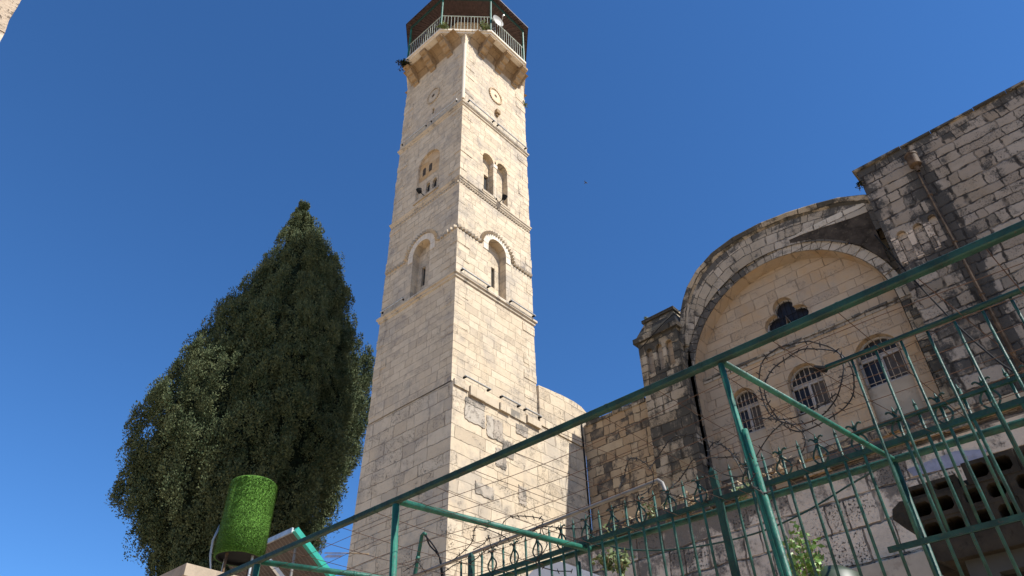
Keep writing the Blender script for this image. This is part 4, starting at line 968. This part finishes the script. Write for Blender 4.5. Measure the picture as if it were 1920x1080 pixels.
# ------------------------------------------------------------------ green pipe frame
ZP, YN, YRR = 2.06, 3.045, 4.74
LEAN = -.06
frame = thing('pipe_frame', (-2.5, 3.9, GZ), 'green pipe frame with a long near beam, cross pipes and tall posts', 'pipe frame')
mb = MB(); hb, cb = .0195, .005
sec = [(-hb+cb, -hb), (hb-cb, -hb), (hb, -hb+cb), (hb, hb-cb), (hb-cb, hb), (-hb+cb, hb), (-hb, hb-cb), (-hb, -hb+cb)]
mb.prism([(-6.6, YN+a, ZP+b) for a, b in sec], (8.6, 0, 0))
for x in np.arange(-6.2, 1.8, .37): x += random.uniform(-.08, .08); mb.prism([(x, YN+a*1.07, ZP+b*1.07) for a, b in sec], (.014, 0, 0))
mb.build('beam', M['green_dk'], frame)
mb = MB(); mb.tube([(-6.9, YRR, ZP+.015), (-3.5, YRR, ZP+.012), (-.4, YRR, ZP-.052), (2.2, YRR, ZP-.10)], .023, 12); mb.build('rear_pipe', M['bargreen'], frame, True)
for a, b in (((-5.51, YN+.03, ZP), (-4.86, YRR, ZP)), ((-3.83, YN+.03, ZP), (-3.48, YRR-.01, ZP)), ((-1.345, YN+.03, ZP-.005), (-1.13, YRR-.02, ZP-.035))):
    rp = .0165 if a[0] > -2 else .023; mb = MB(); mb.tube([a, b], rp, 12); a_, b_ = Vector(a), Vector(b); m_ = a_.lerp(b_, .42); mb.tube([m_, m_+(b_-a_)*.012], rp+.003, 12); mb.build('cross_pipe', M['green'], frame, True)
def post(x, y, z, r, n, lean=LEAN): 
    mb = MB(); h = z-GZ; mb.tube([(x, y, z), (x-lean*h, y, GZ)], r, 12); mb.build(n, M['green'], frame, True)
post(-5.51, YN, ZP-.03, .024, 'post'); post(-3.83, YN, ZP-.03, .024, 'post'); post(-1.345, YN, ZP-.03, .0155, 'post')
mb = MB(); b0 = Vector((-1.345+.05, YN-.015, ZP-.42)); mb.tube([b0, b0+Vector((.06*2.0, 0, -2.0))], .0145, 10); mb.build('doubled_pipe', M['green'], frame, True)
for x in (-3.62, -1.13, -4.9):
    mb = MB(); h = ZP-.06-GZ; mb.tube([(x, YRR, ZP-.06), (x+.02*h, YRR, GZ)], .019, 12); mb.build('rear_post', M['bargreen'], frame, True)
# wire netting stretched between the two long pipes
net = thing('wire_netting', (-2.5, 3.9, ZP), 'thin rusty wires strung criss-cross between the green pipes', 'wire')
mb = MB()
def wire(a, b, sag=.02, r=.0022):
    a, b = Vector(a), Vector(b); mb.tube([a.lerp(b, i/6)+Vector((0, 0, -sag*math.sin(math.pi*i/6))) for i in range(7)], r, 4, False)
for x in np.arange(-7.2, 2.2, .34):
    j = random.uniform(-.05, .05); wire((x+j, YN, ZP), (x+j+random.uniform(.06, .28), YRR, ZP), random.uniform(.0, .05))
for yy in np.arange(3.28, 4.6, .235):
    k_ = random.uniform(0, 6); mb.tube([(x, yy+.03*math.sin(x*1.3+k_)+.012*x, ZP-.015+.02*math.sin(x*2.1+yy*3)) for x in np.arange(-7.2, 2, .3)], .0022, 4, False)
mb.build('wires', M['rust'], net, weld=False)
# ------------------------------------------------------------------ spiked fence on a street wall
YFN, ZT, SP = 4.66, 2.32, .1285
LF = -.03
wallm = MB(); wallm.box((-9.0, 4.5, GZ), (9, 4.86, .85)); sw_ = wallm.build('street_wall', M['near']); tag(sw_, 'low stone street wall under the spiked green fence', 'wall')
fence = thing('spiked_fence', (-2.0, YFN, .85), 'green iron fence of spear bars and looped leaves on the street wall', 'fence')
def lean(x, z): return x-LF*(ZT-z)
def rail(z, h, x0, x1, name, y=YFN):
    mb = MB(); mb.box((x0, y-.012, z-h/2), (x1, y+.012, z+h/2)); mb.build(name, M['green_dk'], fence)
rail(2.092, .036, -7.6, 2.4, 'rail'); rail(1.05, .035, -7.6, 2.4, 'rail'); rail(2.222, .022, -1.31, 2.4, 'rail', YFN-.012)
def bez(pts, n=8):
    out = []
    P = [Vector(p) for p in pts]; P = [P[0]*2-P[1]]+P+[P[-1]*2-P[-2]]
    for i in range(1, len(P)-2):
        for k in range(n):
            t = k/n; a, b, c, d = P[i-1:i+3]
            out.append(.5*((2*b)+(-a+c)*t+(2*a-5*b+4*c-d)*t*t+(-a+3*b-3*c+d)*t**3))
    out.append(P[-2]); return out
i = 0
for k in range(-20, 33):
    x = -2.299+k*SP
    if k == 0 or k == -19 or k == 19:                                        # stout post
        mb = MB(); mb.box((x-.022, YFN-.022, .85), (x+.022, YFN+.022, 2.30)); 
        b_ = [(x-.022, YFN-.022, 2.30), (x+.022, YFN-.022, 2.30), (x+.022, YFN+.022, 2.30), (x-.022, YFN+.022, 2.30)]; tp = Vector((x-.006, YFN, 2.345))
        for q in range(4): mb.face([b_[q], b_[(q+1) % 4], tp])
        for v in mb.v: v.x = v.x-LF*(2.3-v.z)
        mb.build('post', M['green_dk'], fence); continue
    mb = MB(); z1 = ZT-.045+random.uniform(-.006, .006)
    mb.tube([(lean(x, .85), YFN, .85), (lean(x, 2.0)+random.uniform(-.004, .004), YFN, 2.0), (lean(x, z1)+random.uniform(-.004, .004), YFN, z1)], .0098, 8)
    mb.tube([(lean(x, z1-.004), YFN, z1-.004), (lean(x, z1+.012), YFN, z1+.012), (x, YFN, ZT)], .0125, 8, r2=.0015)
    bar = mb.build('spear_bar', M['bargreen'], fence, True)
    if (k % 2) == (1 if k < 0 else 0):                                       # looped leaf on every other bar
        mb = MB(); zb = 2.098; wl = random.uniform(.9, 1.08)
        for s_ in (-1, 1):
            pts = [(0, zb), (.030*s_*wl, zb+.016), (.050*s_*wl, zb+.052), (.042*s_*wl, zb+.088), (.016*s_, zb+.125), (.007*s_, zb+.148), (.011*s_, zb+.165), (.026*s_, zb+.186), (.042*s_, zb+.190), (.050*s_, zb+.182)]
            mb.tube([Vector((lean(x, b)+a, YFN-.004*s_-.006, b)) for a, b in [(p.x, p.y) for p in bez([(a, b, 0) for a, b in pts], 4)]], .0068, 6)
        mb.build('looped_leaf', M['green_dk'], bar, True)
# nearer barred panel
YG = 3.6; gate = thing('barred_panel', (.1, YG, 1.155), 'green panel of thin vertical rods in front of the spiked fence at right', 'gate')
mb = MB(); mb.tube([(-1.03, YG, 2.12), (1.5, YG, 2.12)], .0145, 8); mb.build('top_bar', M['green_dk'], gate, True)
mb = MB(); mb.tube([(-1.075, YG, 2.14), (-1.02, YG, 2.11)], .019, 8); mb.build('end_cap', M['black'], gate)
mb = MB(); mb.box((-1.01, YG-.006, 1.14), (1.5, YG+.006, 1.165)); mb.build('bottom_bar', M['green_dk'], gate)
for k in range(19):
    x = -.885+.1265*k; mb = MB(); mb.tube([(x, YG+.004, 2.11), (x+.012, YG+.004, 1.16)], .0068, 8); mb.build('rod', M['bargreen'], gate, True)
for x in (.35, 1.4):
    mb = MB(); mb.tube([(x, YG, 1.15), (x, YFN+.02, 1.15)], .012, 8); mb.build('support_arm', M['green_dk'], gate)
# grey pipe laid behind the spikes
gp = thing('grey_pipe', (-4, 4.95, 2.5), 'weathered grey pipe with a hooked end running behind the fence spikes', 'pipe')
q0, q1 = at_y(700, 1110, 4.95), at_y(1224, 905, 4.95); mb = MB()
mb.tube([q0, q1, q1+Vector((.05, 0, .005)), q1+Vector((.085, 0, -.03)), q1+Vector((.10, 0, -.09)), q1+Vector((.15, -.05, -.17))], .016, 8); mb.build('pipe', M['greypipe'], gp, True)
# bent conduit with black cables
bp = thing('bent_conduit', at_y(780, 1085, 5.3), 'short green conduit with a bent top and black cables hanging from it', 'conduit')
c0 = at_y(772, 1110, 5.3); c1 = at_y(791, 1004, 5.3); c0 = Vector((c0.x, 5.3, .55)) if False else c0
mb = MB(); base_ = Vector((c0.x-.15, 5.3, .56)); mb.tube([base_, c0, c1, c1+Vector((.03, 0, .012)), c1+Vector((.06, 0, -.005))], .02, 10); mb.tube([c0.lerp(c1, .55), c0.lerp(c1, .62)], .024, 10); mb.build('conduit', M['green'], bp, True)
mb = MB()
for dx in (0, .022):
    pts = [at_y(797+dx*100, 1004, 5.3), at_y(812-dx*300, 1022, 5.28), at_y(824, 1045, 5.25), at_y(829+dx*200, 1090, 5.2)]; mb.tube(bez(pts, 5), .009, 6)
mb.build('cable', M['black'], bp, True)
# white roof edge behind the fence
wr = thing('white_parapet', at_y(1060, 1080, 6.4), 'white painted parapet just behind the fence spikes', 'parapet')
q = [at_y(x, y, 6.4) for x, y in ((975, 1092), (1010, 1060), (1052, 1053), (1080, 1063), (1140, 1085))]
mb = MB(); mb.prism([q[0]+Vector((0, 0, -.4))]+q+[q[-1]+Vector((0, 0, -.4))], (0, .5, 0)); mb.build('parapet_top', M['whitep'], wr)
mb = MB(); mb.box((q[0].x, 6.45, .5), (q[-1].x, 6.85, q[-1].z-.35)); mb.build('wall', M['plaster'], wr)
# cables
def cable(name, pts, r, mat, label, cat='cable'):
    mb = MB(); mb.tube(bez(pts, 6), r, 6); o = mb.build(name, mat, None, True); return tag(o, label, cat)
cable('cable', [at_y(1640, 440, 19.2), at_y(1700, 510, 19.1), at_y(1790, 605, 17), at_y(1860, 668, 15), at_y(1905, 700, 13.5), at_y(1960, 735, 12.5)], .02, M['black'], 'black cable slanting down from the church wall niche to the right')
cable('cable', [at_y(1100, 1000, 8), at_y(1160, 1028, 8), at_y(1270, 1030, 8), at_y(1400, 1005, 8), at_y(1500, 965, 8), at_y(1600, 905, 8), at_y(1680, 862, 6.6), at_y(1760, 838, 5.)], .011, M['green_dk'], 'thin dark cable drooping across the retaining wall behind the bars')
cable('cable', [at_y(1200, 655, 19.2), at_y(1250, 600, 19.1), at_y(1286, 575, 19.3)], .014, M['black'], 'thin cable tied between the buttress cap and the great arch')
cable('cable', [(-14.3, 19.5, 13.0), (-14.33, 19.55, 10.), (-14.3, 19.5, 4.)], .03, M['black'], 'black cable running down the corner between minaret wall and church')
cable('cable', [at_y(1320, 850, 19.9), at_y(1500, 752, 19.9), at_y(1720, 640, 19.3), at_y(1960, 520, 19.)], .010, M['rust'], 'thin wire running level across the church windows')
# ------------------------------------------------------------------ razor wire
def razor(label, px, Y, closed=False, dy=.06, r=.0042, barb=.021, step=.052, dbl=False):
    P = []
    base = [at_y(x, y, Y) for x, y in px]
    t = thing('razor_wire', sum(base, Vector())/len(base), label, 'razor wire', 'coils of razor wire on the fence')
    for rep in range(2 if dbl else 1):
        pts = [p+Vector((.0, dy*math.sin(i*1.3+rep*2.), 0))+(Vector((.02, .06, -.03)) if rep else Vector()) for i, p in enumerate(base)]
        if closed: pts = pts+[pts[0]]
        c = bez(pts, 8); mb = MB(); mb.tube(c, r, 5, False); mbb = mb; acc = 0
        for a, b in zip(c, c[1:]):
            acc += (b-a).length
            if acc > step:
                acc = 0; tt = (b-a).normalized(); n1 = tt.orthogonal().normalized(); n1.rotate(Matrix.Rotation(random.uniform(0, 6.28), 3, tt)); n2 = tt.cross(n1)
                for s_ in (-1, 1):
                    mbb.hexa([b+tt*u_+n2*.003*v_+n1*w_*s_ for u_, v_, w_ in ((-.005, -1, 0), (.005, -1, 0), (.005, 1, 0), (-.005, 1, 0), (.008*s_+.001, -.3, barb), (.012*s_+.003, -.3, barb), (.012*s_+.003, .3, barb), (.008*s_+.001, .3, barb))])
        mb.build('barbed_strand', M['razor'], t, weld=False)
    return t
zw = lambda l: [(1380+x*.2592, 620+y*.2592) for x, y in l]
razor('big double coil of razor wire above the fence before the middle church window', zw([(530, 75), (660, 105), (750, 170), (790, 260), (775, 390), (720, 490), (620, 590), (520, 660), (400, 685), (290, 640), (215, 560), (170, 460), (165, 350), (210, 230), (300, 140), (410, 85)]), 4.3, True, .03, r=.0048, barb=.024, dbl=True)
razor('razor wire strand sweeping below the big coil to the right', zw([(0, 660), (150, 625), (300, 635), (420, 640), (560, 590), (640, 520), (710, 440)]), 4.35, False, .03)
razor('short razor wire strand dropping from the big coil to a spear', zw([(340, 640), (420, 690), (470, 730), (510, 790), (500, 860), (470, 880)]), 4.4, False, .02)
razor('razor wire strand climbing from the tall green post to the big coil', zw([(100, 950), (120, 930), (190, 820), (270, 740), (340, 680)]), 4.3, False, .02)
zv = lambda l: [(1100+x*.2408, 820+y*.2408) for x, y in l]
razor('loop of razor wire just left of the hooked grey pipe end', zv([(250, 400), (255, 290), (290, 220), (360, 180), (440, 190), (490, 240), (485, 330), (455, 420), (430, 470)]), 4.55)
razor('tall arc of razor wire rising from the spears toward the church buttress', zv([(485, 250), (510, 150), (570, 90), (680, 30), (800, 5), (920, 20), (1030, 45), (1110, 110), (1180, 180), (1240, 290)]), 4.5)
razor('arc of razor wire between the hooked pipe and the stout post', zv([(640, 400), (680, 320), (760, 240), (860, 185), (960, 180), (1060, 150), (1150, 130)]), 4.55)
razor('small round coil of razor wire tied at the top of the stout post', zv([(940, 160), (950, 70), (1010, 30), (1090, 90), (1180, 170), (1240, 270), (1180, 300), (1080, 290), (1000, 250), (950, 200)]), 4.6, True, .02)
razor('razor wire strand lying along the spears left of the stout post', zv([(160, 560), (280, 490), (400, 480), (500, 500), (600, 450), (720, 460), (840, 490), (940, 480), (1010, 450)]), 4.6)
zx = lambda l: [(820+x*.2037, 860+y*.2037) for x, y in l]
razor('razor wire loop rising in front of the sunlit tower foot', zx([(150, 930), (240, 800), (310, 720), (370, 660), (430, 645), (500, 665), (570, 700), (640, 740)]), 4.55)
razor('razor wire arc crossing the cross pipe before the tower foot', zx([(510, 830), (530, 740), (570, 670), (640, 600), (720, 550), (800, 525), (900, 530), (960, 570), (990, 640), (985, 720)]), 4.5)
razor('smaller inner razor wire loop before the sunlit tower foot', zx([(330, 840), (380, 770), (440, 725), (500, 720), (520, 770), (500, 860)]), 4.6)
razor('razor wire strand draped over the leftmost looped leaves', zx([(40, 1060), (140, 950), (260, 960), (390, 930), (500, 850), (620, 770), (720, 710), (860, 670), (960, 650), (1060, 640), (1180, 635), (1360, 625)]), 4.62)
razor('razor wire strand hanging below the left fence rail', zx([(960, 640), (950, 720), (985, 790), (1000, 880), (950, 980), (1060, 1025), (1190, 1020)]), 4.62)
razor('razor wire coil beside the bent conduit', [(756, 1072), (765, 1058), (775, 1053), (788, 1053), (796, 1062), (797, 1075)], 4.6)
razor('razor wire strand wound about the tall green frame post', [(1405, 850), (1412, 870), (1408, 884), (1420, 895), (1415, 912), (1428, 922), (1436, 915)], 3.0, False, .04, .003, .012, .03)
# twist of wire ends
# ------------------------------------------------------------------ plants behind the fence
def shrub():
    base = at_y(1505, 1085, 6.9); base = Vector((base.x, base.y, .56)); t = thing('leafy_shrub', base, 'bright leafy green shrub growing just behind the fence bars', 'shrub'); ms, ml = MB(), MB()
    tips = [(1487, 985), (1482, 1003), (1497, 1000), (1508, 996), (1518, 1010), (1475, 1022), (1530, 1022), (1500, 1020), (1487, 1035), (1512, 1035), (1525, 1045), (1478, 1050), (1495, 1055), (1515, 1062), (1535, 1060), (1482, 1072), (1505, 1075), (1528, 1078)]
    for a, b in tips:
        tip = at_y(a, b, 6.9+random.uniform(-.2, .2)); mid = base.lerp(tip, .6)+Vector((0, 0, .1)); st = bez([base, mid, tip], 8); ms.tube(st, .008, 5, r2=.003)
        for p in st[7:]:
            for q in range(5):
                d = Vector((random.gauss(0, 1), random.gauss(0, 1), random.gauss(.4, .7))).normalized(); L = random.uniform(.045, .085); s2 = d.orthogonal().normalized(); s2.rotate(Matrix.Rotation(random.uniform(0, 6), 3, d)); s2 *= L*.26
                o = p+Vector((random.gauss(0, .012), random.gauss(0, .012), random.gauss(0, .02))); ml.face([o, o+d*L*.45+s2, o+d*L, o+d*L*.45-s2])
    ms.build('stem', M['dryleaf'], t); ml.build('leaves', M['leaf'], t, weld=False)
shrub()
pt = at_y(1560, 1086, 7.2); mb = MB(); pt = thing('dark_tub', (pt.x, pt.y, .55), 'dark green rounded tub beside the leafy shrub', 'tub'); zt_ = at_y(1552, 1066, 7.2)
mb.lathe((zt_.x, 7.2, 0), [(.26, .55), (.30, zt_.z-.25), (.27, zt_.z-.1), (.16, zt_.z-.02), (0, zt_.z)], 20); mb.build('tub_body', M['pot'], pt, True)
for k, (a, b) in enumerate(((1140, 1052), (1166, 1060))):
    tuft('small_weed', at_y(a, b+14, 8.), 22, .28, .2, M['weed'], ('small green weed behind the leftmost fence bars beside the white parapet', 'low green weed between the fence bars right of the white parapet')[k], 'plant', .1, .07)
# bird far off
bc = at_y(1098, 343, 55); t = thing('bird', bc, 'tiny dark bird flying in the open sky right of the minaret', 'bird')
mb = MB(); mb.tube([bc+Vector((-.16, 0, 0)), bc+Vector((-.06, 0, .02)), bc+Vector((.08, 0, .02)), bc+Vector((.2, 0, .01))], .03, 8); mb.ball(bc+Vector((-.17, 0, .02)), .045, 6); mb.build('body', M['bird'], t, True)
for s_ in (-1, 1): mb = MB(); mb.hexa([bc+Vector(p) for p in ((-.06, 0, .02), (.06, 0, .02), (.12, .28*s_, .1), (.02, .30*s_, .1), (-.06, 0, .035), (.06, 0, .035), (.12, .28*s_, .11), (.02, .30*s_, .11))]); mb.build('wing', M['bird'], t)
# ------------------------------------------------------------------ lift everything from eye height to street level
for o in sc.objects:
    if o.parent is None and o.type in ('MESH', 'EMPTY'): o.location.z += EYE
    if '_o' in o: del o['_o']
